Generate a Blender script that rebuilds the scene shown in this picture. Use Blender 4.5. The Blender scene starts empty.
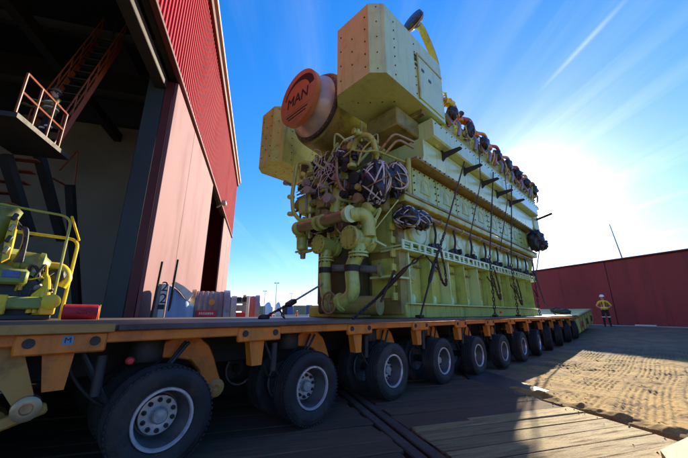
import bpy, bmesh, math, random
import numpy as np
from mathutils import Vector, Matrix
R = math.radians
random.seed(7); RNG = np.random.default_rng(7)
scene = bpy.context.scene
C = scene.collection

# ------------------------------------------------------------------ camera
F_PX, HOR, VPX, CH = 306.0, 314.0, 665.0, 1.2
PITCH = math.atan((HOR - 229) / F_PX)
YAW = math.atan((VPX - 344) / math.hypot(F_PX, HOR - 229))
cam_d = bpy.data.cameras.new('camera'); cam = bpy.data.objects.new('camera', cam_d); C.objects.link(cam)
cam_d.sensor_width = 36; cam_d.lens = 36 * F_PX / 688; cam_d.clip_end = 6000; cam_d.clip_start = 0.05
cam.location = (0, 0, CH); cam.rotation_euler = (math.pi / 2 + PITCH, 0, YAW)
scene.camera = cam

# ------------------------------------------------------------------ sky, sun, exposure
SUN_EL, SUN_AZ = R(17.3), R(11.3)          # azimuth measured from +Y towards -X
scene.view_settings.view_transform = 'Standard'; scene.view_settings.look = 'None'
scene.view_settings.exposure = 1.7; scene.view_settings.gamma = 1.0
world = bpy.data.worlds.new('World'); scene.world = world; world.use_nodes = True
CSEED = 3.4
def build_world():
    nt = world.node_tree; N = nt.nodes; K = nt.links; N.clear()
    out = N.new('ShaderNodeOutputWorld'); bg = N.new('ShaderNodeBackground'); bg.inputs[1].default_value = 0.14
    sky = N.new('ShaderNodeTexSky'); sky.sky_type = 'NISHITA'; sky.sun_disc = False
    sky.sun_elevation = SUN_EL; sky.sun_rotation = -SUN_AZ
    sky.air_density = 1.0; sky.dust_density = 0.15; sky.ozone_density = 5.0; sky.altitude = 0
    hs = N.new('ShaderNodeHueSaturation'); hs.inputs['Saturation'].default_value = 1.4
    tint = N.new('ShaderNodeMix'); tint.data_type = 'RGBA'; tint.blend_type = 'MULTIPLY'; tint.inputs['Factor'].default_value = 1; tint.inputs['B'].default_value = (1.02, 0.89, 1.06, 1); K.new(sky.outputs[0], tint.inputs['A']); gm = N.new('ShaderNodeGamma'); gm.inputs[1].default_value = 0.72; K.new(tint.outputs['Result'], gm.inputs[0]); K.new(gm.outputs[0], hs.inputs['Color'])
    # cirrus sheet: direction projected on a high plane
    tc = N.new('ShaderNodeTexCoord'); sep = N.new('ShaderNodeSeparateXYZ'); K.new(tc.outputs['Generated'], sep.inputs[0])
    def M(op, a, b=None, c=None):
        n = N.new('ShaderNodeMath'); n.operation = op
        for i, v in enumerate((a, b, c)):
            if v is None: continue
            if isinstance(v, (int, float)): n.inputs[i].default_value = v
            else: K.new(v, n.inputs[i])
        return n.outputs[0]
    z = M('MAXIMUM', sep.outputs[2], 0.03)
    u = M('DIVIDE', sep.outputs[0], z); v = M('DIVIDE', sep.outputs[1], z)
    # rotate so that streaks run along the high wind
    a = math.atan2(CON[1][1] - CON[0][1], CON[1][0] - CON[0][0])
    s = M('ADD', M('MULTIPLY', u, math.cos(a)), M('MULTIPLY', v, math.sin(a)))
    t = M('ADD', M('MULTIPLY', u, -math.sin(a)), M('MULTIPLY', v, math.cos(a)))
    cb = N.new('ShaderNodeCombineXYZ'); K.new(M('MULTIPLY', s, 0.16), cb.inputs[0]); K.new(M('MULTIPLY', t, 2.4), cb.inputs[1])
    nz = N.new('ShaderNodeTexNoise'); nz.inputs['Scale'].default_value = 1.3; nz.inputs['Detail'].default_value = 10
    nz.inputs['Roughness'].default_value = 0.55; nz.inputs['Distortion'].default_value = 0.35; K.new(cb.outputs[0], nz.inputs['Vector'])
    cb2 = N.new('ShaderNodeCombineXYZ'); K.new(M('MULTIPLY', u, 0.3), cb2.inputs[0]); K.new(M('MULTIPLY', v, 0.3), cb2.inputs[1]); cb2.inputs[2].default_value = CSEED
    n2 = N.new('ShaderNodeTexNoise'); n2.inputs['Scale'].default_value = 1.0; n2.inputs['Detail'].default_value = 3; K.new(cb2.outputs[0], n2.inputs['Vector'])
    f1 = N.new('ShaderNodeMapRange'); f1.inputs['From Min'].default_value = 0.46; f1.inputs['From Max'].default_value = 0.85; K.new(nz.outputs[0], f1.inputs[0])
    f2 = N.new('ShaderNodeMapRange'); f2.inputs['From Min'].default_value = 0.47; f2.inputs['From Max'].default_value = 0.68; K.new(n2.outputs[0], f2.inputs[0])
    lowf = N.new('ShaderNodeMapRange'); lowf.interpolation_type = 'SMOOTHSTEP'; lowf.inputs['From Min'].default_value = 0.03; lowf.inputs['From Max'].default_value = 0.3; K.new(sep.outputs[2], lowf.inputs[0])
    cl = M('MULTIPLY', M('MULTIPLY', M('MULTIPLY', f1.outputs[0], f2.outputs[0]), 0.30), lowf.outputs[0])
    # one old vapour trail on the same sheet: through p0 with direction (ca, sa)
    p0, p1 = CON
    d = Vector((p1[0] - p0[0], p1[1] - p0[1])); L = d.length; d /= L
    du = M('SUBTRACT', u, p0[0]); dv = M('SUBTRACT', v, p0[1])
    along = M('ADD', M('MULTIPLY', du, d.x), M('MULTIPLY', dv, d.y))
    acr = M('ABSOLUTE', M('ADD', M('ADD', M('MULTIPLY', du, -d.y), M('MULTIPLY', dv, d.x)), M('MULTIPLY', M('SUBTRACT', nz.outputs[0], 0.5), 0.035)))
    w1 = N.new('ShaderNodeMapRange'); w1.inputs['From Min'].default_value = 0.022; w1.inputs['From Max'].default_value = 0.0; K.new(acr, w1.inputs[0])
    w2 = N.new('ShaderNodeMapRange'); w2.inputs['From Min'].default_value = 0.0; w2.inputs['From Max'].default_value = 0.7 * L; w2.interpolation_type = 'SMOOTHSTEP'; K.new(along, w2.inputs[0])
    w3 = N.new('ShaderNodeMapRange'); w3.inputs['From Min'].default_value = L * 1.15; w3.inputs['From Max'].default_value = L * 0.75; K.new(along, w3.inputs[0])
    trail = M('MULTIPLY', M('MULTIPLY', M('MULTIPLY', w1.outputs[0], w2.outputs[0]), w3.outputs[0]), 0.22)
    fac = M('MINIMUM', M('MAXIMUM', cl, trail), 0.9)
    bw = N.new('ShaderNodeRGBToBW'); K.new(sky.outputs[0], bw.inputs[0])
    br = M('ADD', M('MULTIPLY', M('POWER', bw.outputs[0], 0.72), 1.5), 1.4)
    cc = N.new('ShaderNodeCombineColor')
    for i, k in enumerate((0.97, 1.0, 1.05)): K.new(M('MULTIPLY', br, k), cc.inputs[i])
    mx = N.new('ShaderNodeMix'); mx.data_type = 'RGBA'; K.new(fac, mx.inputs['Factor']); K.new(hs.outputs[0], mx.inputs['A']); K.new(cc.outputs[0], mx.inputs['B'])
    # the sun itself and the bright air right round it
    vm = N.new('ShaderNodeVectorMath'); vm.operation = 'DOT_PRODUCT'; K.new(tc.outputs['Generated'], vm.inputs[0])
    vm.inputs[1].default_value = (-math.sin(SUN_AZ) * math.cos(SUN_EL), math.cos(SUN_AZ) * math.cos(SUN_EL), math.sin(SUN_EL))
    ang = M('MULTIPLY', M('ARCCOSINE', M('MINIMUM', vm.outputs['Value'], 1.0)), 180 / math.pi)
    disc = M('MULTIPLY', M('LESS_THAN', ang, 0.7), 120.0)
    aur = M('ADD', M('MULTIPLY', M('EXPONENT', M('MULTIPLY', ang, -0.5)), 24.0), M('MULTIPLY', M('EXPONENT', M('MULTIPLY', ang, -0.16)), 2.4))
    sm = M('ADD', disc, aur); cs = N.new('ShaderNodeCombineColor')
    for i, k in enumerate((1.0, 0.95, 0.85)): K.new(M('MULTIPLY', sm, k), cs.inputs[i])
    ad = N.new('ShaderNodeMix'); ad.data_type = 'RGBA'; ad.blend_type = 'ADD'; ad.inputs['Factor'].default_value = 1; K.new(mx.outputs['Result'], ad.inputs['A']); K.new(cs.outputs[0], ad.inputs['B'])
    K.new(ad.outputs['Result'], bg.inputs[0]); K.new(bg.outputs[0], out.inputs[0])

# pixel -> direction (a pixel gives only a direction; distance comes from the surface touched)
_F = Vector((-math.sin(YAW), math.cos(YAW), 0)); _Rt = Vector((math.cos(YAW), math.sin(YAW), 0)); _U = Vector((0, 0, 1))
_fw = _F * math.cos(PITCH) + _U * math.sin(PITCH); _up = -_F * math.sin(PITCH) + _U * math.cos(PITCH)
EYE = Vector((0, 0, CH))
def ray(x, y): return _fw * F_PX + _Rt * (x - 344) - _up * (y - 229)
def onX(x, y, X): r = ray(x, y); return EYE + r * (X / r.x)
def onY(x, y, Y): r = ray(x, y); return EYE + r * (Y / r.y)
def onZ(x, y, Z): r = ray(x, y); return EYE + r * ((Z - CH) / r.z)
def onN(x, y, n, d): r = ray(x, y); return EYE + r * (d / r.dot(n))
def at_az(x, dist, z=0.0):                 # along the azimuth of image column x at horizontal distance
    r = ray(x, HOR); r.z = 0; r.normalize(); return Vector((r.x * dist, r.y * dist, z))
def _sk(x, y): r = ray(x, y); return (r.x / r.z, r.y / r.z)
CON = (_sk(528, 104), _sk(628, -2))
build_world()
sd = bpy.data.lights.new('sun', 'SUN'); sun = bpy.data.objects.new('sun', sd); C.objects.link(sun)
sd.energy = 3.5; sd.angle = R(0.55); sd.color = (1.0, 0.86, 0.62)
sdir = Vector((-math.sin(SUN_AZ) * math.cos(SUN_EL), math.cos(SUN_AZ) * math.cos(SUN_EL), math.sin(SUN_EL)))
sun.rotation_euler = sdir.to_track_quat('Z', 'Y').to_euler(); sun.location = sdir * 60

# ------------------------------------------------------------------ materials
MATS = {}
def mat(name, col, rough=0.5, metal=0.0, col2=None, scale=3.0, amt=0.5, dirt=None, dirt_amt=0.0, dirt_scale=1.2, bump=0.0, bump_scale=40, coat=0.0, stretch=None, rnd=0.0, spec=0.5, rough2=None, streak=None, streak_amt=0.0, streak_scale=5.0):
    if name in MATS: return MATS[name]
    m = bpy.data.materials.new(name); m.use_nodes = True; nt = m.node_tree; N = nt.nodes; K = nt.links
    b = N['Principled BSDF']; b.inputs['Roughness'].default_value = rough; b.inputs['Metallic'].default_value = metal
    b.inputs['Coat Weight'].default_value = coat; b.inputs['Coat Roughness'].default_value = 0.15
    b.inputs['Specular IOR Level'].default_value = spec
    tc = N.new('ShaderNodeTexCoord'); mp = N.new('ShaderNodeMapping'); K.new(tc.outputs['Object'], mp.inputs[0])
    if stretch: mp.inputs['Scale'].default_value = stretch
    if rnd:
        oi = N.new('ShaderNodeObjectInfo'); cx = N.new('ShaderNodeCombineXYZ')
        ml = N.new('ShaderNodeMath'); ml.operation = 'MULTIPLY'; ml.inputs[1].default_value = 37.0; K.new(oi.outputs['Random'], ml.inputs[0])
        for i in range(3): K.new(ml.outputs[0], cx.inputs[i])
        K.new(cx.outputs[0], mp.inputs['Location'])
    n1 = N.new('ShaderNodeTexNoise'); n1.inputs['Scale'].default_value = scale; n1.inputs['Detail'].default_value = 6; n1.inputs['Roughness'].default_value = 0.6
    K.new(mp.outputs[0], n1.inputs['Vector'])
    rp = N.new('ShaderNodeMapRange'); rp.inputs['From Min'].default_value = 0.3; rp.inputs['From Max'].default_value = 0.7; rp.inputs['To Max'].default_value = amt
    K.new(n1.outputs[0], rp.inputs[0])
    mx = N.new('ShaderNodeMix'); mx.data_type = 'RGBA'; mx.inputs['A'].default_value = (*col, 1)
    c2 = col2 or tuple(c * 0.72 for c in col); mx.inputs['B'].default_value = (*c2, 1); K.new(rp.outputs[0], mx.inputs['Factor'])
    last = mx.outputs['Result']
    if dirt_amt:
        n2 = N.new('ShaderNodeTexNoise'); n2.inputs['Scale'].default_value = dirt_scale; n2.inputs['Detail'].default_value = 9; n2.inputs['Roughness'].default_value = 0.72
        K.new(mp.outputs[0], n2.inputs['Vector'])
        r2 = N.new('ShaderNodeMapRange'); r2.inputs['From Min'].default_value = 0.5; r2.inputs['From Max'].default_value = 0.68; r2.inputs['To Max'].default_value = dirt_amt
        K.new(n2.outputs[0], r2.inputs[0])
        m2 = N.new('ShaderNodeMix'); m2.data_type = 'RGBA'; m2.inputs['B'].default_value = (*dirt, 1)
        K.new(last, m2.inputs['A']); K.new(r2.outputs[0], m2.inputs['Factor']); last = m2.outputs['Result']
        rr = N.new('ShaderNodeMapRange'); rr.inputs['To Min'].default_value = rough; rr.inputs['To Max'].default_value = min(1, rough + 0.35) if rough2 is None else rough2
        K.new(r2.outputs[0], rr.inputs[0]); K.new(rr.outputs[0], b.inputs['Roughness'])
    if streak:
        ms = N.new('ShaderNodeMapping'); ms.inputs['Scale'].default_value = (streak_scale, streak_scale, streak_scale * 0.07); K.new(tc.outputs['Object'], ms.inputs[0])
        n3 = N.new('ShaderNodeTexNoise'); n3.inputs['Scale'].default_value = 1.0; n3.inputs['Detail'].default_value = 5; n3.inputs['Roughness'].default_value = 0.65; K.new(ms.outputs[0], n3.inputs['Vector'])
        r3 = N.new('ShaderNodeMapRange'); r3.inputs['From Min'].default_value = 0.54; r3.inputs['From Max'].default_value = 0.72; r3.inputs['To Max'].default_value = streak_amt; K.new(n3.outputs[0], r3.inputs[0])
        m3 = N.new('ShaderNodeMix'); m3.data_type = 'RGBA'; m3.inputs['B'].default_value = (*streak, 1); K.new(last, m3.inputs['A']); K.new(r3.outputs[0], m3.inputs['Factor']); last = m3.outputs['Result']
    if rnd:
        hv = N.new('ShaderNodeHueSaturation'); mr = N.new('ShaderNodeMapRange'); mr.inputs['To Min'].default_value = 1 - rnd; mr.inputs['To Max'].default_value = 1 + rnd
        K.new(oi.outputs['Random'], mr.inputs[0]); K.new(mr.outputs[0], hv.inputs['Value']); K.new(last, hv.inputs['Color']); last = hv.outputs[0]
    K.new(last, b.inputs['Base Color'])
    if bump:
        nb = N.new('ShaderNodeTexNoise'); nb.inputs['Scale'].default_value = bump_scale; nb.inputs['Detail'].default_value = 4; K.new(mp.outputs[0], nb.inputs['Vector'])
        bp = N.new('ShaderNodeBump'); bp.inputs['Strength'].default_value = bump; bp.inputs['Distance'].default_value = 0.02; K.new(nb.outputs[0], bp.inputs['Height']); K.new(bp.outputs[0], b.inputs['Normal'])
    MATS[name] = m; return m
GRIME = (0.10, 0.085, 0.03)
m_eng = mat('engine paint', (0.52, 0.62, 0.15), 0.34, 0, (0.45, 0.53, 0.11), 2.2, 0.7, GRIME, 0.45, 2.6, 0.12, 70, 0.12, streak=(0.13, 0.09, 0.03), streak_amt=0.6, streak_scale=6)
m_engb = mat('engine pale paint', (0.62, 0.77, 0.33), 0.24, 0, (0.55, 0.69, 0.26), 2.0, 0.6, (0.30, 0.28, 0.12), 0.32, 3.0, 0.08, 60, 0.25, streak=(0.26, 0.22, 0.09), streak_amt=0.4, streak_scale=7)
m_engd = mat('engine grimy paint', (0.36, 0.33, 0.085), 0.5, 0, (0.22, 0.17, 0.05), 3.0, 0.9, (0.05, 0.035, 0.02), 0.7, 2.2, 0.1, 50, streak=(0.05, 0.03, 0.015), streak_amt=0.6)
m_engy = mat('engine yellowish paint', (0.53, 0.56, 0.11), 0.43, 0, (0.44, 0.45, 0.085), 2.5, 0.7, (0.12, 0.07, 0.03), 0.5, 2.0, 0.06, 60, 0.1, streak=(0.15, 0.08, 0.03), streak_amt=0.6, streak_scale=6)
m_tan = mat('bare pipe', (0.45, 0.33, 0.17), 0.4, 0.5, None, 5, 0.6, (0.12, 0.05, 0.02), 0.6, 4)
m_black = mat('black rubber', (0.022, 0.022, 0.024), 0.55, 0, (0.04, 0.038, 0.036), 6, 0.6, bump=0.2, bump_scale=30)
m_wrap = mat('black wrap film', (0.018, 0.02, 0.03), 0.28, 0, (0.035, 0.04, 0.06), 9, 0.7, bump=0.8, bump_scale=14)
m_tape = mat('white strapping', (0.72, 0.70, 0.68), 0.5, 0, (0.55, 0.45, 0.42), 8, 0.6)
m_disc = mat('turbine cover orange', (0.60, 0.22, 0.09), 0.5, 0, (0.50, 0.17, 0.06), 4, 0.6, (0.14, 0.06, 0.03), 0.35, 3)
m_logo = mat('logo black', (0.02, 0.02, 0.02), 0.6)
m_pinkmetal = mat('primer metal', (0.55, 0.45, 0.40), 0.38, 0.35, (0.45, 0.36, 0.33), 4, 0.6, (0.25, 0.15, 0.10), 0.4, 3)
m_orange = mat('trailer yellow', (0.74, 0.205, 0.014), 0.5, 0, (0.60, 0.155, 0.012), 3, 0.7, (0.12, 0.06, 0.03), 0.6, 2.6, 0.08, 50, rnd=0.06, streak=(0.10, 0.045, 0.02), streak_amt=0.5)
m_ochre = mat('worn trailer yellow', (0.44, 0.24, 0.05), 0.55, 0, (0.30, 0.15, 0.035), 3, 0.8, (0.06, 0.045, 0.03), 0.85, 2.0, 0.1, 40)
m_deck = mat('deck plate', (0.10, 0.075, 0.06), 0.6, 0.2, (0.17, 0.12, 0.085), 2.5, 0.8, (0.04, 0.03, 0.025), 0.7, 1.6, 0.15, 40)
m_darksteel = mat('dark steel', (0.035, 0.033, 0.032), 0.6, 0.4, (0.06, 0.05, 0.04), 4, 0.7, (0.08, 0.05, 0.03), 0.5, 3)
m_tyre = mat('tyre rubber', (0.012, 0.012, 0.0125), 0.72, 0, (0.022, 0.020, 0.018), 5, 0.8, (0.10, 0.078, 0.055), 0.6, 3.0, 0.25, 60, rnd=0.25)
m_rim = mat('rim silver', (0.62, 0.63, 0.66), 0.38, 0.55, (0.45, 0.44, 0.43), 9, 0.6, (0.08, 0.06, 0.045), 0.6, 6, rnd=0.12)
m_rimd = mat('rim dish', (0.16, 0.16, 0.16), 0.5, 0.4, (0.10, 0.09, 0.08), 9, 0.7, (0.05, 0.04, 0.03), 0.6, 6)
m_chain = mat('chain steel', (0.05, 0.04, 0.038), 0.55, 0.6, (0.09, 0.05, 0.03), 20, 0.7)
m_strap = mat('lashing webbing', (0.055, 0.05, 0.045), 0.8, 0, (0.09, 0.075, 0.06), 20, 0.7)
m_red = mat('red cladding', (0.34, 0.010, 0.022), 0.75, 0, (0.28, 0.009, 0.018), 0.5, 0.6, (0.20, 0.010, 0.016), 0.35, 0.35, spec=0.2)
m_pink = mat('faded pink door', (0.20, 0.08, 0.084), 0.75, 0, (0.18, 0.07, 0.073), 0.25, 0.7, (0.16, 0.068, 0.072), 0.35, 0.5, stretch=(1, 1, 0.25), streak=(0.14, 0.056, 0.06), streak_amt=0.3, streak_scale=1.2)
m_maroon = mat('maroon trim', (0.10, 0.012, 0.014), 0.6, 0, None, 2, 0.5)
m_col = mat('grey steel column', (0.024, 0.036, 0.042), 0.55, 0, (0.018, 0.027, 0.03), 1.0, 0.6, (0.05, 0.05, 0.05), 0.4, 0.8)
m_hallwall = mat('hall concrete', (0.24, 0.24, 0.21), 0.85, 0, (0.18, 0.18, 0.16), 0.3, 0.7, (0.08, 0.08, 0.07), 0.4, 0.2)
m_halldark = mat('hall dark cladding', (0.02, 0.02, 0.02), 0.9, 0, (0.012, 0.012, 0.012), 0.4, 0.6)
m_railo = mat('orange handrail', (0.26, 0.055, 0.012), 0.5, 0, None, 6, 0.5)
m_raily = mat('yellow guard rail', (0.80, 0.54, 0.01), 0.4, 0, (0.66, 0.45, 0.015), 4, 0.6, (0.15, 0.1, 0.03), 0.4, 5, streak=(0.12, 0.07, 0.02), streak_amt=0.4)
m_plant = mat('pump green', (0.24, 0.27, 0.045), 0.45, 0, (0.17, 0.18, 0.03), 4, 0.6, (0.05, 0.05, 0.02), 0.5, 4)
m_hull = mat('dark red boundary', (0.23, 0.035, 0.042), 0.6, 0, (0.17, 0.025, 0.03), 0.3, 0.8, (0.10, 0.03, 0.03), 0.5, 0.35, stretch=(1, 1, 0.4), streak=(0.07, 0.015, 0.016), streak_amt=0.6, streak_scale=1.5)
m_timber_sun = mat('mat timber', (0.58, 0.43, 0.175), 0.8, 0, (0.38, 0.25, 0.09), 2.5, 1.0, (0.12, 0.07, 0.035), 0.8, 1.6, 0.9, 30, stretch=(14, 1.2, 14), rnd=0.28)  # lighter copy of the timber, sunlight put into its colour
m_timber_shade = mat('shade-toned mat timber', (0.12, 0.068, 0.036), 0.9, 0, (0.06, 0.034, 0.018), 2.5, 0.9, (0.17, 0.11, 0.06), 0.5, 3.0, 0.5, 30, stretch=(14, 1.2, 14), rnd=0.3)  # darker copy for the mats in shadow, shade put into its colour
m_steelpl = mat('road plate', (0.085, 0.085, 0.09), 0.45, 0.5, (0.06, 0.05, 0.045), 1.5, 0.7, (0.12, 0.08, 0.05), 0.6, 1.6, 0.1, 30)
m_tarp = mat('blue tarpaulin', (0.26, 0.40, 0.60), 0.5, 0, (0.18, 0.30, 0.5), 3, 0.7, (0.3, 0.34, 0.38), 0.4, 3, 0.3, 12)
m_white = mat('white paint', (0.75, 0.76, 0.74), 0.5, 0, (0.62, 0.62, 0.6), 4, 0.6, (0.3, 0.26, 0.2), 0.35, 4)
m_grey = mat('grey galvanised', (0.34, 0.34, 0.36), 0.45, 0.4, (0.26, 0.26, 0.27), 3, 0.6, (0.3, 0.12, 0.08), 0.5, 3)
m_redbox = mat('red paint', (0.55, 0.03, 0.03), 0.5, 0, (0.42, 0.02, 0.02), 3, 0.6)
m_redroll = mat('red roll cover', (0.60, 0.012, 0.02), 0.6, 0, (0.48, 0.01, 0.015), 5, 0.6, bump=0.3, bump_scale=10)
m_blueb = mat('blue paint', (0.04, 0.09, 0.30), 0.5); m_greenb = mat('dull green paint', (0.16, 0.20, 0.12), 0.6)
m_cream = mat('yard cream', (0.55, 0.47, 0.36), 0.8, 0, None, 0.3, 0.5)
m_hivis = mat('hi-vis yellow', (0.72, 0.50, 0.04), 0.75, 0, (0.6, 0.4, 0.03), 10, 0.5)
m_navy = mat('dark work trousers', (0.012, 0.014, 0.022), 0.85, 0, (0.02, 0.02, 0.03), 10, 0.5)
m_skin = mat('skin', (0.45, 0.25, 0.17), 0.55); m_hat = mat('white helmet', (0.8, 0.8, 0.8), 0.35)
m_refl = mat('reflective tape', (0.75, 0.76, 0.74), 0.35); m_boot = mat('boots', (0.03, 0.022, 0.018), 0.7)
m_olive = mat('olive workwear', (0.16, 0.14, 0.04), 0.8)
m_glass = mat('lamp glass', (0.5, 0.52, 0.55), 0.1)
m_shinyblue = mat('blue wrap', (0.03, 0.07, 0.22), 0.25, 0, (0.05, 0.12, 0.35), 6, 0.6, bump=0.6, bump_scale=12)
m_redhose = mat('red hose', (0.5, 0.06, 0.03), 0.5); m_orcap = mat('orange cap', (0.72, 0.28, 0.02), 0.45); m_yelcap = mat('yellow plug', (0.80, 0.58, 0.01), 0.4)

# ------------------------------------------------------------------ mesh helpers
ORG = {}                                    # world origin of each object
class MB:
    def __init__(s): s.v = []; s.f = []; s.soft = False
    def add(s, vs, fs):
        o = len(s.v); s.v += [tuple(p) for p in vs]; s.f += [tuple(i + o for i in f) for f in fs]; return s
    def box(s, c, d, rot=None, bev=0.0):
        hx, hy, hz = d[0] / 2, d[1] / 2, d[2] / 2; h = (hx, hy, hz); b = min(bev, 0.45 * min(d))
        rot = rot or Matrix.Identity(3); c = Vector(c)
        if b <= 0:
            P = [Vector((sx * hx, sy * hy, sz * hz)) for sx in (-1, 1) for sy in (-1, 1) for sz in (-1, 1)]
            return s.add([c + rot @ p for p in P], [(0, 1, 3, 2), (4, 6, 7, 5), (0, 4, 5, 1), (2, 3, 7, 6), (0, 2, 6, 4), (1, 5, 7, 3)])
        vs = []; ix = {}
        for sx in (-1, 1):
            for sy in (-1, 1):
                for sz in (-1, 1):
                    sg = (sx, sy, sz)
                    for a in range(3):
                        ix[sg, a] = len(vs); vs.append(c + rot @ Vector([sg[k] * (h[k] if k == a else h[k] - b) for k in range(3)]))
        fs = []
        for a in range(3):
            o1, o2 = [k for k in range(3) if k != a]
            for sg in (-1, 1):
                ring = []
                for q1, q2 in ((-1, -1), (1, -1), (1, 1), (-1, 1)):
                    t = [0, 0, 0]; t[a] = sg; t[o1] = q1; t[o2] = q2; ring.append(ix[tuple(t), a])
                fs.append(tuple(ring))
            for q1 in (-1, 1):
                for q2 in (-1, 1):
                    t1 = [0, 0, 0]; t1[o1] = q1; t1[o2] = q2; t2 = list(t1); t1[a] = -1; t2[a] = 1
                    fs.append((ix[tuple(t1), o1], ix[tuple(t2), o1], ix[tuple(t2), o2], ix[tuple(t1), o2]))
        for sx in (-1, 1):
            for sy in (-1, 1):
                for sz in (-1, 1): fs.append(tuple(ix[(sx, sy, sz), a] for a in range(3)))
        return s.add(vs, fs)
    def bx(s, x0, x1, y0, y1, z0, z1, bev=0.0): return s.box(((x0 + x1) / 2, (y0 + y1) / 2, (z0 + z1) / 2), (abs(x1 - x0), abs(y1 - y0), abs(z1 - z0)), None, bev)
    def prism(s, pts, off):                 # polygon pts (3D) swept by off
        n = len(pts); off = Vector(off); P = [Vector(p) for p in pts]
        return s.add(P + [p + off for p in P], [tuple(range(n)), tuple(range(2 * n - 1, n - 1, -1))] + [(i, (i + 1) % n, n + (i + 1) % n, n + i) for i in range(n)])
    def tube(s, pts, r, seg=10, caps=True):
        P = [Vector(p) for p in pts]; n = len(P); rr = r if isinstance(r, (list, tuple)) else [r] * n
        vs = []; t0 = (P[1] - P[0]).normalized(); ref = Vector((0, 0, 1)) if abs(t0.z) < 0.9 else Vector((1, 0, 0)); nrm = t0.cross(ref).normalized()
        for i in range(n):
            t = ((P[i] - P[i - 1]).normalized() if i else t0) + ((P[i + 1] - P[i]).normalized() if i < n - 1 else Vector())
            if t.length < 1e-6: t = t0
            t.normalize(); nrm = nrm - t * nrm.dot(t); nrm.normalize(); bn = t.cross(nrm)
            for k in range(seg): a = 2 * math.pi * k / seg; vs.append(P[i] + (nrm * math.cos(a) + bn * math.sin(a)) * rr[i])
        fs = [(i * seg + k, i * seg + (k + 1) % seg, (i + 1) * seg + (k + 1) % seg, (i + 1) * seg + k) for i in range(n - 1) for k in range(seg)]
        if caps: fs += [tuple(range(seg)), tuple((n - 1) * seg + k for k in range(seg))]
        return s.add(vs, fs)
    def lathe(s, prof, o, ax, seg=24, cap=True):      # prof: (axial, radius)
        o = Vector(o); ax = Vector(ax).normalized(); ref = Vector((0, 0, 1)) if abs(ax.z) < 0.9 else Vector((1, 0, 0)); e1 = ax.cross(ref).normalized(); e2 = ax.cross(e1)
        vs = []; n = len(prof)
        for (a, r) in prof:
            for k in range(seg): t = 2 * math.pi * k / seg; vs.append(o + ax * a + (e1 * math.cos(t) + e2 * math.sin(t)) * r)
        fs = [(i * seg + k, i * seg + (k + 1) % seg, (i + 1) * seg + (k + 1) % seg, (i + 1) * seg + k) for i in range(n - 1) for k in range(seg)]
        if cap and prof[0][1] > 1e-6: fs.append(tuple(range(seg)))
        if cap and prof[-1][1] > 1e-6: fs.append(tuple((n - 1) * seg + k for k in range(seg)))
        return s.add(vs, fs)
    def cyl(s, a, b, r, seg=16): a = Vector(a); b = Vector(b); return s.lathe([(0, r), ((b - a).length, r)], a, b - a, seg)
    def blob(s, c, d, seed=0, amp=0.12, nu=14, nv=9):
        s.soft = True; rg = random.Random(seed); ph = [(rg.uniform(0, 6.3), rg.uniform(0, 6.3), rg.uniform(2, 8), rg.uniform(2, 8)) for _ in range(9)]
        vs = []; c = Vector(c)
        for j in range(nv + 1):
            th = math.pi * j / nv
            for i in range(nu):
                p = 2 * math.pi * i / nu; q = 1 + amp * sum(math.sin(w1 * p + a) * math.sin(w2 * th + b) for a, b, w1, w2 in [(x[0], x[1], round(x[2]), x[3]) for x in ph]) / 2
                vs.append(c + Vector((d[0] * math.sin(th) * math.cos(p), d[1] * math.sin(th) * math.sin(p), d[2] * math.cos(th))) * (0.5 * q))
        return s.add(vs, [(j * nu + i, j * nu + (i + 1) % nu, (j + 1) * nu + (i + 1) % nu, (j + 1) * nu + i) for j in range(nv) for i in range(nu)])
    def mesh(s, name, m, org=(0, 0, 0), smooth=38):
        me = bpy.data.meshes.new(name); o = Vector(org)
        me.from_pydata([(p[0] - o.x, p[1] - o.y, p[2] - o.z) for p in s.v], [], s.f)
        bm = bmesh.new(); bm.from_mesh(me); bmesh.ops.remove_doubles(bm, verts=bm.verts, dist=1e-5); bmesh.ops.recalc_face_normals(bm, faces=bm.faces); bm.to_mesh(me); bm.free()
        if smooth:
            me.polygons.foreach_set('use_smooth', [True] * len(me.polygons)); me.set_sharp_from_angle(angle=R(170 if s.soft else smooth))
        me.materials.append(m); return me
    def build(s, name, m, parent=None, org=None, smooth=38):
        if org is None: org = ORG[parent] if parent is not None else (0, 0, 0)
        return put(name, s.mesh(name, m, org, smooth), parent, org)
def put(name, me, parent=None, org=(0, 0, 0), rot=None):
    o = bpy.data.objects.new(name, me); C.objects.link(o); org = Vector(org)
    if parent is not None: o.parent = parent; o.location = org - ORG[parent]
    else: o.location = org
    if rot is not None: o.rotation_euler = rot
    ORG[o] = org; return o
def tag(o, label=None, cat=None, group=None, kind=None):
    for k, v in (('label', label), ('category', cat), ('group', group), ('kind', kind)):
        if v: o[k] = v
    return o
def thing(name, org, label, cat, group=None, rotz=0):
    o = put(name, None, None, org); o.rotation_euler.z = rotz; o.empty_display_size = 0.2; return tag(o, label, cat, group)
def text_mesh(txt, size, depth):
    cu = bpy.data.curves.new('lettering', 'FONT'); cu.body = txt; cu.size = size; cu.extrude = depth; cu.align_x = 'CENTER'; cu.align_y = 'CENTER'; cu.resolution_u = 3
    o = bpy.data.objects.new('lettering', cu); me = bpy.data.meshes.new_from_object(o); bpy.data.objects.remove(o); return me
def put_text(txt, size, depth, m, parent, org, ex, ey, shear=0.0):
    me = text_mesh(txt, size, depth); me.materials.clear(); me.materials.append(m); ex = Vector(ex).normalized(); ey = Vector(ey).normalized(); ez = ex.cross(ey)
    for v in me.vertices: q = v.co.copy(); q.x += shear * q.y; v.co = ex * q.x + ey * q.y + ez * q.z
    return put('lettering', me, parent, org)
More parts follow.
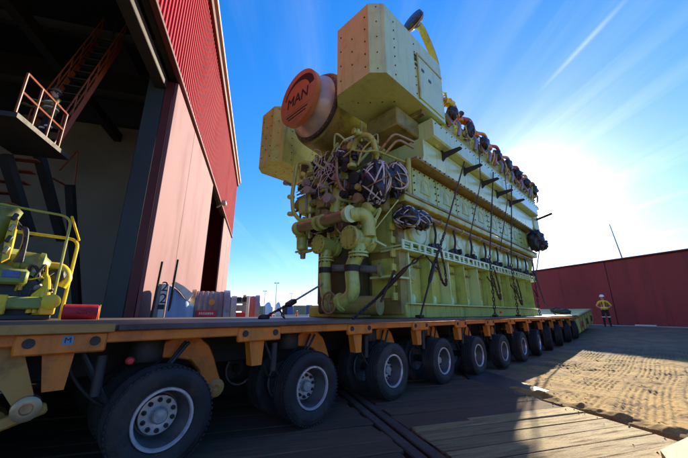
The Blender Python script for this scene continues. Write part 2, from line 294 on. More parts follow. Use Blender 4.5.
def smooth_path(pts, n=6):
    P = [Vector(p) for p in pts]; Q = [P[0] * 2 - P[1]] + P + [P[-1] * 2 - P[-2]]; out = []
    for i in range(1, len(Q) - 2):
        for k in range(n):
            t = k / n; a, b, c, d = Q[i - 1], Q[i], Q[i + 1], Q[i + 2]
            out.append(0.5 * ((2 * b) + (c - a) * t + (2 * a - 5 * b + 4 * c - d) * t * t + (3 * b - a - 3 * c + d) * t ** 3))
    return out + [P[-1]]
def rounded(pts, r=0.1, n=5):               # polyline with rounded corners
    P = [Vector(p) for p in pts]; out = [P[0]]
    for i in range(1, len(P) - 1):
        a = (P[i - 1] - P[i]); b = (P[i + 1] - P[i]); q = min(r, a.length * 0.45, b.length * 0.45); a = P[i] + a.normalized() * q; b = P[i] + b.normalized() * q
        for k in range(n + 1): t = k / n; out.append(a * (1 - t) ** 2 + P[i] * 2 * t * (1 - t) + b * t * t)
    return out + [P[-1]]

# ------------------------------------------------------------------ ground
D1 = Vector((0.47, 0.883, 0)); D2 = Vector((0.883, -0.47, 0))        # plank direction / across
def rise(x, y):
    x = np.asarray(x, float); y = np.asarray(y, float)
    def ss(a, b, t): t = np.clip((t - a) / (b - a), 0, 1); return t * t * (3 - 2 * t)
    lin = np.interp(y, [-50, 5, 8.5, 11.5, 13.5, 18, 24, 30, 90, 150], [0, 0, -0.08, -0.05, 0.0, 0.13, 0.46, 0.5, 0.3, 0])
    return lin * ss(-30, -10, x)
def gz(x, y): return float(rise(x, y))
_tab = RNG.random((257, 257))
def vnoise(x, y):
    x = np.asarray(x, float); y = np.asarray(y, float); xi = np.floor(x).astype(int); yi = np.floor(y).astype(int); fx = x - xi; fy = y - yi
    fx = fx * fx * (3 - 2 * fx); fy = fy * fy * (3 - 2 * fy); a = xi % 256; b = yi % 256; a1 = (a + 1) % 256; b1 = (b + 1) % 256
    return (_tab[a, b] * (1 - fx) + _tab[a1, b] * fx) * (1 - fy) + (_tab[a, b1] * (1 - fx) + _tab[a1, b1] * fx) * fy
def fbm(x, y, o=4): return sum(vnoise(x * 2 ** i + 17 * i, y * 2 ** i + 5 * i) / 2 ** i for i in range(o)) / 1.9 - 0.5
def build_ground():
    def axis(fine0, fine1, step, lo, hi):
        a = list(np.arange(fine0, fine1, step)); k = step; x = fine1; up = []
        while x < hi: up.append(x); k = min(k * 1.22, 120); x += k
        k = step; x = fine0 - step; dn = []
        while x > lo: dn.append(x); k = min(k * 1.22, 120); x -= k
        return np.array([lo] + dn[::-1] + a + up + [hi])
    X = axis(-3.2, 2.4, 0.012, -2500, 2500); Y = axis(3.6, 13.0, 0.02, -1500, 3000)
    x, y = np.meshgrid(X, Y, indexing='ij'); z = rise(x, y)
    u = x * D1.x + y * D1.y
    near = 1 / (1 + ((x * x + (y - 8) ** 2) / 900))
    z += near * (0.05 * fbm(x * 0.35, y * 0.35) + 0.02 * fbm(x * 2, y * 2))
    # tyre prints pressed into the sand: fine ribs along the driving direction, broken into lug rows
    wob = x + 0.25 * fbm(x * 0.25, y * 0.25) + 0.02 * (y - 5) ** 2 * np.clip((9 - y) / 6, 0, 1)
    lane = (wob / 0.74) % 1.0; li = np.floor(wob / 0.74)
    prof = np.clip(np.minimum(lane, 1 - lane) * 12 - 0.3, 0, 1)
    ribs = np.clip(np.sin(wob * 2 * np.pi / 0.082) * 1.5, -1, 1)
    yy = y + 0.22 * np.abs(lane - 0.5) + 0.13 * li + 0.5 * fbm(x * 0.7, y * 0.7)
    rows = np.clip(np.sin(yy * 2 * np.pi / (0.42 + 0.08 * (li % 3))) * 2.0 + 1.2, -1, 1)
    fine = np.clip(np.sin(yy * 2 * np.pi / 0.115) * 1.8, -1, 1)
    wear = np.clip(0.65 + 3.0 * fbm(x * 0.9 + 3, y * 0.9), 0.05, 1.15)
    zone = np.clip((u - 4.25) / 0.3, 0, 1) * np.clip((x + 3.2) / 0.6, 0, 1) * np.clip((17 - y) / 2, 0, 1)
    z += zone * wear * prof * (ribs * 0.012 * (0.45 + 0.55 * np.clip(rows, 0, 1)) + fine * 0.0035 * np.clip(fbm(x * 1.5, y * 1.5) * 4, 0, 1) - 0.015)
    z += zone * 0.10 * np.clip(fbm(x * 2.6, y * 2.6) - 0.10, 0, 1) + zone * 0.020 * fbm(x * 13, y * 13, 3)
    # sand stands proud of the sunken timber mats, with a broken lip
    lip = np.exp(-((u - 4.35 - 0.15 * fbm(x * 1.3, y * 1.3)) / 0.16) ** 2) * np.clip((x + 2.6) / 0.8, 0, 1)
    z += lip * (0.05 + 0.10 * fbm(x * 5, y * 5))
    inmat = (np.clip((4.16 - u + 0.06 * fbm(x * 6, y * 6)) / 0.08, 0, 1)) * (u > -7) * (np.abs(x * D2.x + y * D2.y) < 16)
    z -= inmat * 0.13
    z = np.where(np.hypot(x, y) > 300, z - 0.0, z)
    nx, ny = x.shape; V = np.stack([x, y, z], -1).reshape(-1, 3).astype(np.float32)
    i = np.arange(nx - 1)[:, None] * ny + np.arange(ny - 1)[None, :]; Fq = np.stack([i, i + ny, i + ny + 1, i + 1], -1).reshape(-1, 4).astype(np.int32)
    me = bpy.data.meshes.new('ground'); me.vertices.add(len(V)); me.vertices.foreach_set('co', V.ravel()); me.loops.add(Fq.size); me.loops.foreach_set('vertex_index', Fq.ravel())
    me.polygons.add(len(Fq)); me.polygons.foreach_set('loop_start', np.arange(0, Fq.size, 4, dtype=np.int32)); me.polygons.foreach_set('use_smooth', np.ones(len(Fq), bool)); me.update(); me.validate()
    m = bpy.data.materials.new('sand and dirt'); m.use_nodes = True; nt = m.node_tree; N = nt.nodes; K = nt.links; b = N['Principled BSDF']; b.inputs['Roughness'].default_value = 0.95; b.inputs['Specular IOR Level'].default_value = 0.2
    tc = N.new('ShaderNodeTexCoord')
    def noise(sc, det, r=0.6): n = N.new('ShaderNodeTexNoise'); n.inputs['Scale'].default_value = sc; n.inputs['Detail'].default_value = det; n.inputs['Roughness'].default_value = r; K.new(tc.outputs['Object'], n.inputs['Vector']); return n.outputs[0]
    def ramp(f, a, b_): r = N.new('ShaderNodeMapRange'); r.inputs['From Min'].default_value = a; r.inputs['From Max'].default_value = b_; K.new(f, r.inputs[0]); return r.outputs[0]
    def mix(f, A, B):
        n = N.new('ShaderNodeMix'); n.data_type = 'RGBA'; K.new(f, n.inputs['Factor'])
        for k, v in (('A', A), ('B', B)):
            if isinstance(v, tuple): n.inputs[k].default_value = (*v, 1)
            else: K.new(v, n.inputs[k])
        return n.outputs['Result']
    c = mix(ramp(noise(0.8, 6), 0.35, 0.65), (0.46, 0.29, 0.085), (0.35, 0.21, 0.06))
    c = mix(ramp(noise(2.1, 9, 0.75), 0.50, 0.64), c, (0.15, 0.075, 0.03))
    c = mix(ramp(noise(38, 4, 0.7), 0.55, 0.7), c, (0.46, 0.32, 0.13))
    # darker brown under the trailer and up the slope, sand colour elsewhere
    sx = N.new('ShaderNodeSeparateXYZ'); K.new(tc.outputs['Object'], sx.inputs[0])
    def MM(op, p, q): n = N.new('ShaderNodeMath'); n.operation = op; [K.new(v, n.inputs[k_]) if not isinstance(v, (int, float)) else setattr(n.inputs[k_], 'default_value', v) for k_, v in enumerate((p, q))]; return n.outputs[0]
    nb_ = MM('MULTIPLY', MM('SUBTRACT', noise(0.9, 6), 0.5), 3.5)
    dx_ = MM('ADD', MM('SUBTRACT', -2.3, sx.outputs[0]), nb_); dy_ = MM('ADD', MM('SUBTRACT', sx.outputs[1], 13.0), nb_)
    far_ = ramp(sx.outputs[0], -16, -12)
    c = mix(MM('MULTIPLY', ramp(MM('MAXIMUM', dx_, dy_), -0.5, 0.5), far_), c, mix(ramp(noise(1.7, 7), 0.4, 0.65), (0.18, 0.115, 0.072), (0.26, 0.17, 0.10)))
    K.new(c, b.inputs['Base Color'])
    bp = N.new('ShaderNodeBump'); bp.inputs['Strength'].default_value = 0.5; bp.inputs['Distance'].default_value = 0.015; K.new(noise(55, 5, 0.7), bp.inputs['Height']); K.new(bp.outputs[0], b.inputs['Normal'])
    me.materials.append(m); return tag(put('ground', me), kind='structure')
build_ground()
def scatter_clods():
    mb = MB(); rg = random.Random(3)
    for _ in range(4200):
        x = rg.uniform(-2.2, 2.6); y = rg.uniform(3.2, 11)
        u_ = x * D1.x + y * D1.y
        if u_ < 3.3: continue
        near_lip = math.exp(-((u_ - 4.3) / 0.28) ** 2)
        if rg.random() > (0.06 if u_ > 4.2 else 0.04) + near_lip * .9: continue
        r = rg.uniform(0.005, 0.02) * (1 + near_lip * 0.9) * (1 if u_ > 4.15 else .6); zb = (gz(x, y) + 0.005) if u_ > 4.15 else 0.03
        vs = [Vector((x, y, zb)) + Vector((rg.uniform(-1, 1), rg.uniform(-1, 1), rg.uniform(-.4, 1))).normalized() * r * rg.uniform(0.7, 1.2) for _ in range(6)]
        bm = bmesh.new(); [bm.verts.new(v) for v in vs]; bmesh.ops.convex_hull(bm, input=bm.verts); bm.verts.index_update()
        mb.add([v.co for v in bm.verts], [tuple(v.index for v in f.verts) for f in bm.faces]); bm.free()
    tag(mb.build('clods', mat('dirt clod', (0.28, 0.17, 0.08), 0.95, 0, None, 8, 0.6)), 'loose clods of dirt scattered over the sand', 'clods', kind='stuff')
scatter_clods()

# timber mats: every plank its own piece
def timber_mat(u0, u1, v0, v1, label, z=0.02, w=0.24, seed=0, tm=None):
    tm = tm or m_timber_shade
    rg = random.Random(seed); root = thing('timber_mat', D1 * (u0 + u1) / 2 + D2 * (v0 + v1) / 2 + Vector((0, 0, z - 0.09)), label, 'timber mat', 'timber mats laid under the trailer')
    ang = math.atan2(D1.y, D1.x) - math.pi / 2; protos = []
    for k in range(4):
        L = (u1 - u0); bm = bmesh.new(); me = MB().box((0, 0, 0), (w - 0.009, L - 0.02, 0.09), None, 0.008).mesh('plank', tm)
        for v in me.vertices: v.co.x += rg.uniform(-.004, .004); v.co.y += rg.uniform(-.02, .02); v.co.z += rg.uniform(-.004, .004)
        protos.append(me)
    v = v0
    while v < v1:
        c = D1 * ((u0 + u1) / 2 + rg.uniform(-.03, .03)) + D2 * (v + w / 2) + Vector((0, 0, z - 0.045 + rg.uniform(-.012, .006)))
        put('plank', protos[rg.randrange(4)], root, c, (rg.uniform(-.006, .006), rg.uniform(-.02, .02), ang + rg.uniform(-.006, .006) + (math.pi if rg.random() < .5 else 0)))
        v += w
    return root
timber_mat(1.72, 4.08, -8.9, -3.5, 'shade-toned dark timber plank mat under the middle trailer wheels', seed=1)
timber_mat(1.72, 4.08, -3.48, -1.7, 'sun-toned light timber plank mat ending against the sand', seed=2, z=0.025, tm=m_timber_sun)
timber_mat(-1.0, 1.42, -12.0, -1.1, 'shade-toned dark timber plank mat under the first trailer wheels', seed=3)
timber_mat(1.74, 4.02, -1.68, 1.0, 'short raised plank mat whose corner meets the clod lip', seed=5, z=0.055, tm=m_timber_sun)
timber_mat(-3.6, -1.03, -13.0, 0.5, 'shade-toned timber plank mat towards the shed opening', seed=6)  # carried far left in dark timber to darken the sunlit ground there
jr = thing('joint_beam', D1 * 1.57 + D2 * -3 + Vector((0, 0, 0)), 'pair of narrow boards bridging the gap between two plank mats', 'boards')
for k, (uu, l0, l1) in enumerate([(1.495, -5.2, -1.9), (1.495, -1.88, -0.4), (1.64, -5.2, -2.4), (1.64, -2.38, -0.5)]):
    MB().box(D1 * uu + D2 * (l0 + l1) / 2 + Vector((0, 0, -0.018 + 0.004 * k)), (0.115, l1 - l0, 0.09), Matrix.Rotation(math.atan2(D2.y, D2.x) - math.pi / 2, 3, 'Z'), 0.012).build('board', mat('reddish board', (0.10, 0.07, 0.05), 0.85, 0, (0.055, 0.038, 0.03), 3, 0.8, (0.05, 0.035, 0.025), 0.6, 3, 0.4, 30), jr)
for i, (pts, lab) in enumerate([([(420, 372), (478, 386), (512, 398), (440, 396)], 'dark steel road plate beside the middle wheels'), ([(452, 360), (492, 372.5), (549, 391), (514, 397), (474, 384)], 'steel road plate with a bright worn tip reaching the sand')]):
    P = [onZ(x, y, -0.012 + 0.016 * i) for x, y in pts]
    tag(MB().prism(P, (0, 0, -0.014)).build('road_plate', m_steelpl, smooth=None), lab, 'steel plate', 'road plates')
slab = [onZ(x, y, 0.09) for x, y in [(660, 450), (688, 437), (720, 470), (690, 490)]]
tag(MB().prism(slab, (0, 0, -0.07)).build('timber_offcut', mat('pale board', (0.55, 0.47, 0.32), 0.8, 0, (0.4, 0.33, 0.2), 3, 0.7, stretch=(8, 1, 8)), smooth=None), 'pale board lying across the corner of the plank mat', 'board')

# ------------------------------------------------------------------ assembly hall on the left
AZB = YAW + R(15.3); BD = Vector((-math.sin(AZB), math.cos(AZB), 0)); BN = Vector((-BD.y, BD.x, 0)); DW = 3.5; HK = DW / 5.0
def hp(s, n, z): return BD * s + BN * n + Vector((0, 0, z))
HR = Matrix(((BD.x, BN.x, 0), (BD.y, BN.y, 0), (0, 0, 1)))
def hbox(mb, s0, s1, n0, n1, z0, z1, bev=0): return mb.box(hp((s0 + s1) / 2, (n0 + n1) / 2, (z0 + z1) / 2), (s1 - s0, n1 - n0, z1 - z0), HR, bev)
ZC, ZR, SF, S0, DEP = 1.2 + 12.25 * HK, 1.2 + 22 * HK, 52.2 * HK, -20.0, 26.0
hall = thing('assembly_hall', hp(20, DW, 0), 'tall red corrugated assembly hall with faded pink sliding doors and a dark open bay', 'building')
def cladding():
    pitch, mb = 0.27, MB(); s = S0; prof = []
    while s < SF: prof += [(s, 0), (s + pitch * .40, 0), (s + pitch * .5, -0.075), (s + pitch * .9, -0.075)]; s += pitch
    n = len(prof); vs = [hp(a, DW + b, ZC) for a, b in prof] + [hp(a, DW + b, ZR) for a, b in prof]
    mb.add(vs, [(i, i + 1, n + i + 1, n + i) for i in range(n - 1)]); mb.build('cladding', m_red, hall, smooth=None)
cladding()
hbox(MB(), S0, SF, DW + 0.02, DW + 0.3, ZC, ZR - 0.02).build('cladding_backing', m_halldark, hall)
hbox(MB(), S0, SF + .1, DW - 0.16, DW + 0.05, ZC - 0.12, ZC - 0.003, 0.02).build('drip_rail', m_maroon, hall)
hbox(MB(), S0, SF + .3, DW - 0.45, DW + 0.3, ZR + 0.003, ZR + 0.22, 0.03).build('roof_edge', mat('roof edge', (0.42, 0.30, 0.26), 0.5, 0.3), hall)
hbox(MB(), S0, SF + .2, DW - 0.26, DW - 0.08, ZR - 0.45, ZR - 0.0, 0.03).build('gutter', m_maroon, hall)
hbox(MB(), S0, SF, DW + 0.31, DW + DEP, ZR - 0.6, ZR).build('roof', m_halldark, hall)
hbox(MB(), SF - 0.3, SF, DW + 0.31, DW + DEP, 0, ZR - 0.61).build('gable_wall', m_red, hall)  # other end left open, without a gable, so sky light reaches inside
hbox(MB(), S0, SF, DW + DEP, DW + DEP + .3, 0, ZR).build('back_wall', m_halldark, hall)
S_T = 15.72 * HK; S_C0 = S_T; G0, G1 = 29.7 * HK, 40.6 * HK
hbox(MB(), S_T + .01, S_T + .9, DW + 0.40, DW + 0.98, 0, ZC - 0.14, 0.02).build('column', m_col, hall)
hbox(MB(), S_T + .0, S_T + .3, DW + 0.11, DW + 0.395, 0, ZC - 0.14, 0.01).build('door_post', m_maroon, hall)
nleaf = 3; sl = (G0 - S_T) / nleaf
for k in range(nleaf): hbox(MB(), S_T + k * sl + .004, S_T + (k + 1) * sl - .004, DW - 0.02 - .004 * (k % 2), DW + 0.1, 0.05, ZC - 0.15, 0.015).build('door_panel', m_pink, hall)
nleaf = 2; sl = (SF - G1) / nleaf
for k in range(nleaf): hbox(MB(), G1 + k * sl + .004, G1 + (k + 1) * sl - .004, DW - 0.02 - .004 * (k % 2), DW + 0.1, 0.05, ZC - 0.15, 0.015).build('door_panel', m_pink, hall)
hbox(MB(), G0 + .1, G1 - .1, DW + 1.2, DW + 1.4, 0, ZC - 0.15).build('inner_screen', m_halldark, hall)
# lintel truss seen from below in the open bay
lt = MB()
hbox(lt, S0 + .4, S_C0 - .01, DW + 0.35, DW + 0.75, ZC - 0.5, ZC - 0.1, 0.02); hbox(lt, S0 + .4, SF - 1, DW + 5, DW + 5.35, 11.0, 11.5); hbox(lt, S0 + .4, SF - 1, DW + 11, DW + 11.35, 11.0, 11.5)
for k in range(9): hbox(lt, -4 + 4 * k, -3.75 + 4 * k, DW + 0.8, DW + 24, 11.9, 12.3)
lt.build('roof_beams', m_darksteel, hall)
ZI = onN(117, 127, BD, 19.0).z
hbox(MB(), 19.0, 19.3, DW + 1.0, DW + 25, 0, ZI).build('inner_wall', m_hallwall, hall)
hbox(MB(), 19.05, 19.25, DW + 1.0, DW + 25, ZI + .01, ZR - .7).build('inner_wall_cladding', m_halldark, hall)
hbox(MB(), S0 + .31, 19, DW + 0.1, DW + DEP - .01, -0.2, 0.012).build('hall_floor', m_hallwall, hall)
fl = thing('wall_floodlight', hp(28, DW - .3, 8.4), 'small floodlight bracketed to the hall cladding above the gap', 'floodlight')
fp = onN(224, 203, BN, DW - .7); fb = onN(217, 207, BN, DW - 0.08)
MB().tube([fb, fp], 0.06, 8).build('arm', m_grey, fl); MB().box(fp, (0.6, 0.3, 0.24), HR, 0.05).build('lamp_head', m_grey, fl)

# access stair inside the open bay, traced on two upright planes just inside the wall line
st = thing('access_stair', hp(9.5, DW + 2, 0), 'orange railed access stair and landing inside the dark open bay', 'stair')
SN0 = 5.0
def sn(x, y, n): return onN(x, y, BN, SN0 + n)
z_l = sn(40, 147, 1.0).z
sa_, sb_ = sn(55, 146, .6), sn(122, 44, .6); sv = sb_ - sa_
for n_ in (0, .75):
    o_ = BN * n_; q_ = sv.normalized(); up_ = Vector((0, 0, 1)); st_r = Matrix((q_, BN, q_.cross(BN))).transposed()
    MB().box((sa_ + sb_) / 2 + o_, (sv.length, .03, .18), st_r, .005).build('stringer', m_railo, st)
    for hz in (.55, 1.0): MB().tube(rounded([sa_ + o_ + up_ * .1, sa_ + o_ + up_ * hz, sb_ + o_ + up_ * hz, sb_ + o_ + up_ * .1], .12), .02, 6).build('handrail', m_railo, st)
    for k in range(1, 6): p_ = sa_ + sv * k / 6 + o_; MB().tube([p_, p_ + up_ * 1.0], .018, 6).build('rail_post', m_railo, st)
for k in range(14): p_ = sa_ + sv * (k + .5) / 14 + BN * .375; MB().box(p_, (.2, .7, .03), HR).build('tread', m_darksteel, st)
tl = sb_ + BN * .4; hbox(MB(), tl.dot(BD) - .1, tl.dot(BD) + 1.6, SN0 + .5, SN0 + 1.5, tl.z - .05, tl.z + .03).build('landing', m_darksteel, st)
for k in range(3): p_ = tl + BD * (.1 + .7 * k); MB().tube([p_, p_ + Vector((0, 0, 11.9 - p_.z))], .025, 6).build('hanger', m_darksteel, st)
pl0, pl1 = sn(-25, 150, 1.0), sn(50, 152, 1.0); s_a, s_b = pl0.dot(BD), pl1.dot(BD)
hbox(MB(), s_a, s_b, SN0 + 0.5, SN0 + 1.8, z_l - 0.12, z_l).build('landing', m_darksteel, st)
for zz in (0.55, 1.05): MB().tube([hp(s_a, SN0 + .55, z_l + zz), hp(s_b - .5, SN0 + .55, z_l + zz)], 0.028, 6).build('handrail', m_railo, st)
for k in range(4): s_ = s_a + (s_b - .5 - s_a) * k / 3; MB().tube([hp(s_, SN0 + .55, z_l), hp(s_, SN0 + .55, z_l + 1.05)], 0.028, 6).build('rail_post', m_railo, st)
MB().tube(rounded([sn(60, 170, 1.7), sn(78, 150, 1.7), sn(74, 190, 1.7), sn(52, 178, 1.7)], 0.1), 0.03, 6).build('gate_rail', m_railo, st)
for a, b in (((38, 150), (62, 240)), ((5, 155), (30, 235)), ((-20, 155), (-10, 320)), ((70, 185), (78, 320))):
    A, B = sn(*a, 1.6), sn(*b, 1.6); MB().box((A + B) / 2, (0.22, 0.22, (A - B).length), (A - B).to_track_quat('Z', 'Y').to_matrix()).build('leg', m_halldark, st)
for k in range(6):
    A = sn(-5 + 6 * k, 215 - 11 * k, 1.9); MB().box(A, (0.26, .7, 0.04), HR).build('tread', mat('rusty tread', (.22, .06, .02), .7), st)

# ------------------------------------------------------------------ dark red boundary on the right
WV = YAW + R(20.0); WD = Vector((-math.sin(WV), math.cos(WV), 0)); WN = Vector((-WD.y, WD.x, 0))
w0 = onZ(688, 328, 0.46)
if w0.dot(WN) < 0: WN = -WN
wd = w0.dot(WN); wt = onN(688, 250.5, WN, wd).z
WR = Matrix(((WD.x, WN.x, 0), (WD.y, WN.y, 0), (0, 0, 1)))
def wp(s, n, z): return WD * s + WN * (wd + n) + Vector((0, 0, z))
sw = w0.dot(WD); wleft = onN(529, 290, WN, wd).dot(WD)
bw = thing('boundary_wall', wp(sw, 0, 0.3), 'long dark red steel wall standing behind the worker in hi-vis', 'wall')
s = wleft; k = 0
while s > sw - 34:
    MB().box(wp(s - 3.0, 0.15 + .02 * (k % 2), (wt + 0.2) / 2), (5.97, 0.3, wt - 0.2), WR, 0.02).build('wall_panel', m_hull, bw); s -= 6.0; k += 1
MB().box(wp((wleft + sw - 34) / 2, 0.12, wt + 0.06), (wleft - sw + 34, 0.42, 0.1), WR, 0.02).build('capping', m_maroon, bw)
MB().box(wp((wleft + sw - 34) / 2, -0.2, 0.36), (wleft - sw + 34, 0.35, 0.3), WR, 0.03).build('footing', mat('kerb concrete', (0.36, 0.33, 0.30), 0.9), bw)
a = onN(622.5, 259, WN, wd + 1.5); b = a + Vector((-.25, .25, 2.6))
tag(MB().tube([a - Vector((0, 0, 3.5)), a, b], [0.05, 0.05, 0.03], 6).build('mast', m_grey), 'thin leaning mast behind the dark red wall', 'mast')
tag(MB().box(wp(onN(655, 325, WN, wd).dot(WD), -0.9, 0.56), (1.0, 0.12, 0.06), WR, 0.01).build('timber_batten', m_white), 'short white batten lying at the foot of the red wall', 'batten')

# ------------------------------------------------------------------ modular trailer
TX0, TX1, TY0, TY1 = -8.1, -2.9, -7.6, 18.3; TZ = 1.12; XC = -5.5
tr = thing('modular_trailer', (XC, 5.5, 0), 'long yellow modular heavy trailer with many wheel lines carrying the green engine', 'trailer')
def deck_z(y): return 0.0 if y < 12 else (y - 12) * 0.006
dk = MB(); dk.bx(TX0 + .02, TX1 - .01, TY0, TY1 - 5.8, TZ - 0.035, TZ); dk.build('deck', m_deck, tr)
MB().box((XC, 15.42, TZ - 0.0), (TX1 - TX0 - .03, 5.8, 0.035), Matrix.Rotation(0.006, 3, 'X')).build('deck', mat('pale deck plate', (0.42, 0.40, 0.37), 0.6, 0.2, None, 2, 0.6), tr)
MB().bx(TX1 - .02, TX1 + .03, TY0, 0.47, TZ - 0.05, TZ + 0.012, 0.006).build('deck_edge', m_ochre, tr)
MB().bx(TX1 - .02, TX1 + .02, 0.49, 12.6, TZ - 0.04, TZ + 0.004, 0.006).build('deck_edge', m_deck, tr)
for x0, x1 in ((TX1 - .14, TX1 - .03), (-5.45, -5.3), (-5.7, -5.55), (TX0 + .03, TX0 + .14)):
    MB().bx(x0, x1, TY0, TY1, TZ - 0.125, TZ - 0.04, 0.01).build('side_beam', m_ochre if x1 < -3 else m_orange, tr)
for x in (-4.25, -6.75): MB().bx(x - .3, x + .3, TY0, TY1, 0.62, TZ - 0.045, 0.02).build('spine_beam', m_darksteel, tr)
# wheel: dish mesh with tyre and hub below it
RW = 0.385
def wheel_meshes():
    t = MB(); pr = [(-0.10, 0.222), (-0.122, 0.245), (-0.13, 0.30), (-0.122, 0.350), (-0.105, 0.373), (-0.085, 0.381)]
    for a in (-0.06, -0.02, 0.02, 0.06): pr += [(a - 0.012, RW), (a - 0.007, RW - 0.014), (a + 0.007, RW - 0.014), (a + 0.012, RW)]
    pr += [(0.085, 0.381), (0.105, 0.373), (0.122, 0.350), (0.126, 0.325), (0.131, 0.318), (0.13, 0.295), (0.122, 0.245), (0.10, 0.222)]
    t.lathe(pr, (0, 0, 0), (1, 0, 0), 48, False)
    for k in range(60):
        a = 2 * math.pi * k / 60
        for sx in (-1, 1): t.box((sx * 0.098, math.cos(a) * 0.376, math.sin(a) * 0.376), (0.03, 0.022, 0.012), Matrix.Rotation(a - math.pi / 2, 3, 'X'))
    rim = MB().lathe([(0.105, 0.226), (0.118, 0.222), (0.118, 0.205), (0.10, 0.198)], (0, 0, 0), (1, 0, 0), 40, False)
    dish = MB().lathe([(0.10, 0.200), (0.02, 0.188), (-0.06, 0.178), (-0.085, 0.16), (-0.086, 0.15), (-0.05, 0.142), (-0.045, 0.085), (-0.045, 0.0)], (0, 0, 0), (1, 0, 0), 40, False)
    dish.lathe([(-0.10, 0.225), (-0.118, 0.21), (-0.095, 0.18), (-0.095, 0.0)], (0, 0, 0), (1, 0, 0), 24, False)
    disc = MB().lathe([(-0.055, 0.146), (-0.038, 0.142), (-0.034, 0.085), (-0.04, 0.06)], (0, 0, 0), (1, 0, 0), 32, False)
    hub = MB().lathe([(-0.045, 0.064), (0.02, 0.058), (0.03, 0.048), (0.03, 0.02), (0.036, 0.0)], (0, 0, 0), (1, 0, 0), 20)
    nut = MB()
    for k in range(10): a = 2 * math.pi * k / 10; nut.lathe([(-0.040, 0.019), (-0.02, 0.018), (-0.018, 0.010), (0.004, 0.009), (0.005, 0.0)], (0, math.cos(a) * 0.112, math.sin(a) * 0.112), (1, 0, 0), 8)
    return t.mesh('tyre', m_tyre), rim.mesh('rim_ring', m_rim), dish.mesh('dish', m_rimd), disc.mesh('disc', m_rim), hub.mesh('hub', mat('hub cap', (0.42, 0.42, 0.40), 0.45, 0.5, None, 20, 0.5, (0.1, 0.08, 0.06), 0.5, 10)), nut.mesh('nuts', m_darksteel)
WM = wheel_meshes()
def add_wheel(x, y, z, st_ang, detail=True, flip=False):
    w = put('wheel', WM[2], tr, (x, y, z), (0, 0, st_ang + (math.pi if flip else 0))); ORG[w] = Vector((0, 0, 0))
    sp = random.uniform(0, 6.28)
    for nm, me in (('tyre', WM[0]), ('rim', WM[1])) + ((('disc', WM[3]), ('hub', WM[4]), ('nuts', WM[5])) if detail else ()):
        o = put(nm, me, w, (0, 0, 0), (sp if nm != 'hub' else 0, 0, 0))
        if nm == 'nuts': o['kind'] = 'stuff'
WY = [0.90 + 1.5 * k for k in range(-5, 12)]; STEER = {6: 2, 7: 6, 8: 12, 9: 17, 10: 21, 11: 24}
plate_me = MB().box((0, 0, 0), (0.05, 0.48, 0.135), None, 0.012).mesh('bracket_plate', m_orange)
post_me = MB().prism([(-0.03, -0.09, -0.07), (-0.03, 0.075, -0.07), (-0.03, 0.06, -0.30), (-0.03, -0.05, -0.30)], (-0.10, 0, 0)).mesh('bracket_post', m_orange)
pin_me = MB().lathe([(0.02, 0.033), (0.034, 0.030), (0.034, 0.016), (0.028, 0.0)], (0, 0, 0), (1, 0, 0), 12).mesh('pin', m_darksteel)
arm_pts = [(-.22, .42), (.02, .47), (.12, .52), (.34, .50), (.44, .42), (.50, .30), (.58, .10), (.60, .03), (.50, -.02), (.40, .05), (.36, .20), (.27, .30), (.12, .33), (-.22, .36)]
def arm_mesh(m): return MB().prism([(0.06, y, z) for y, z in arm_pts], (-0.14, 0, 0)).mesh('swing_arm', m, smooth=30)
arm_me = arm_mesh(m_orange); arm_mo = arm_mesh(m_ochre)
for me in (arm_me, arm_mo):
    bm = bmesh.new(); bm.from_mesh(me); bmesh.ops.bevel(bm, geom=[e for e in bm.edges], offset=0.012, segments=1, affect='EDGES'); bm.to_mesh(me); bm.free()
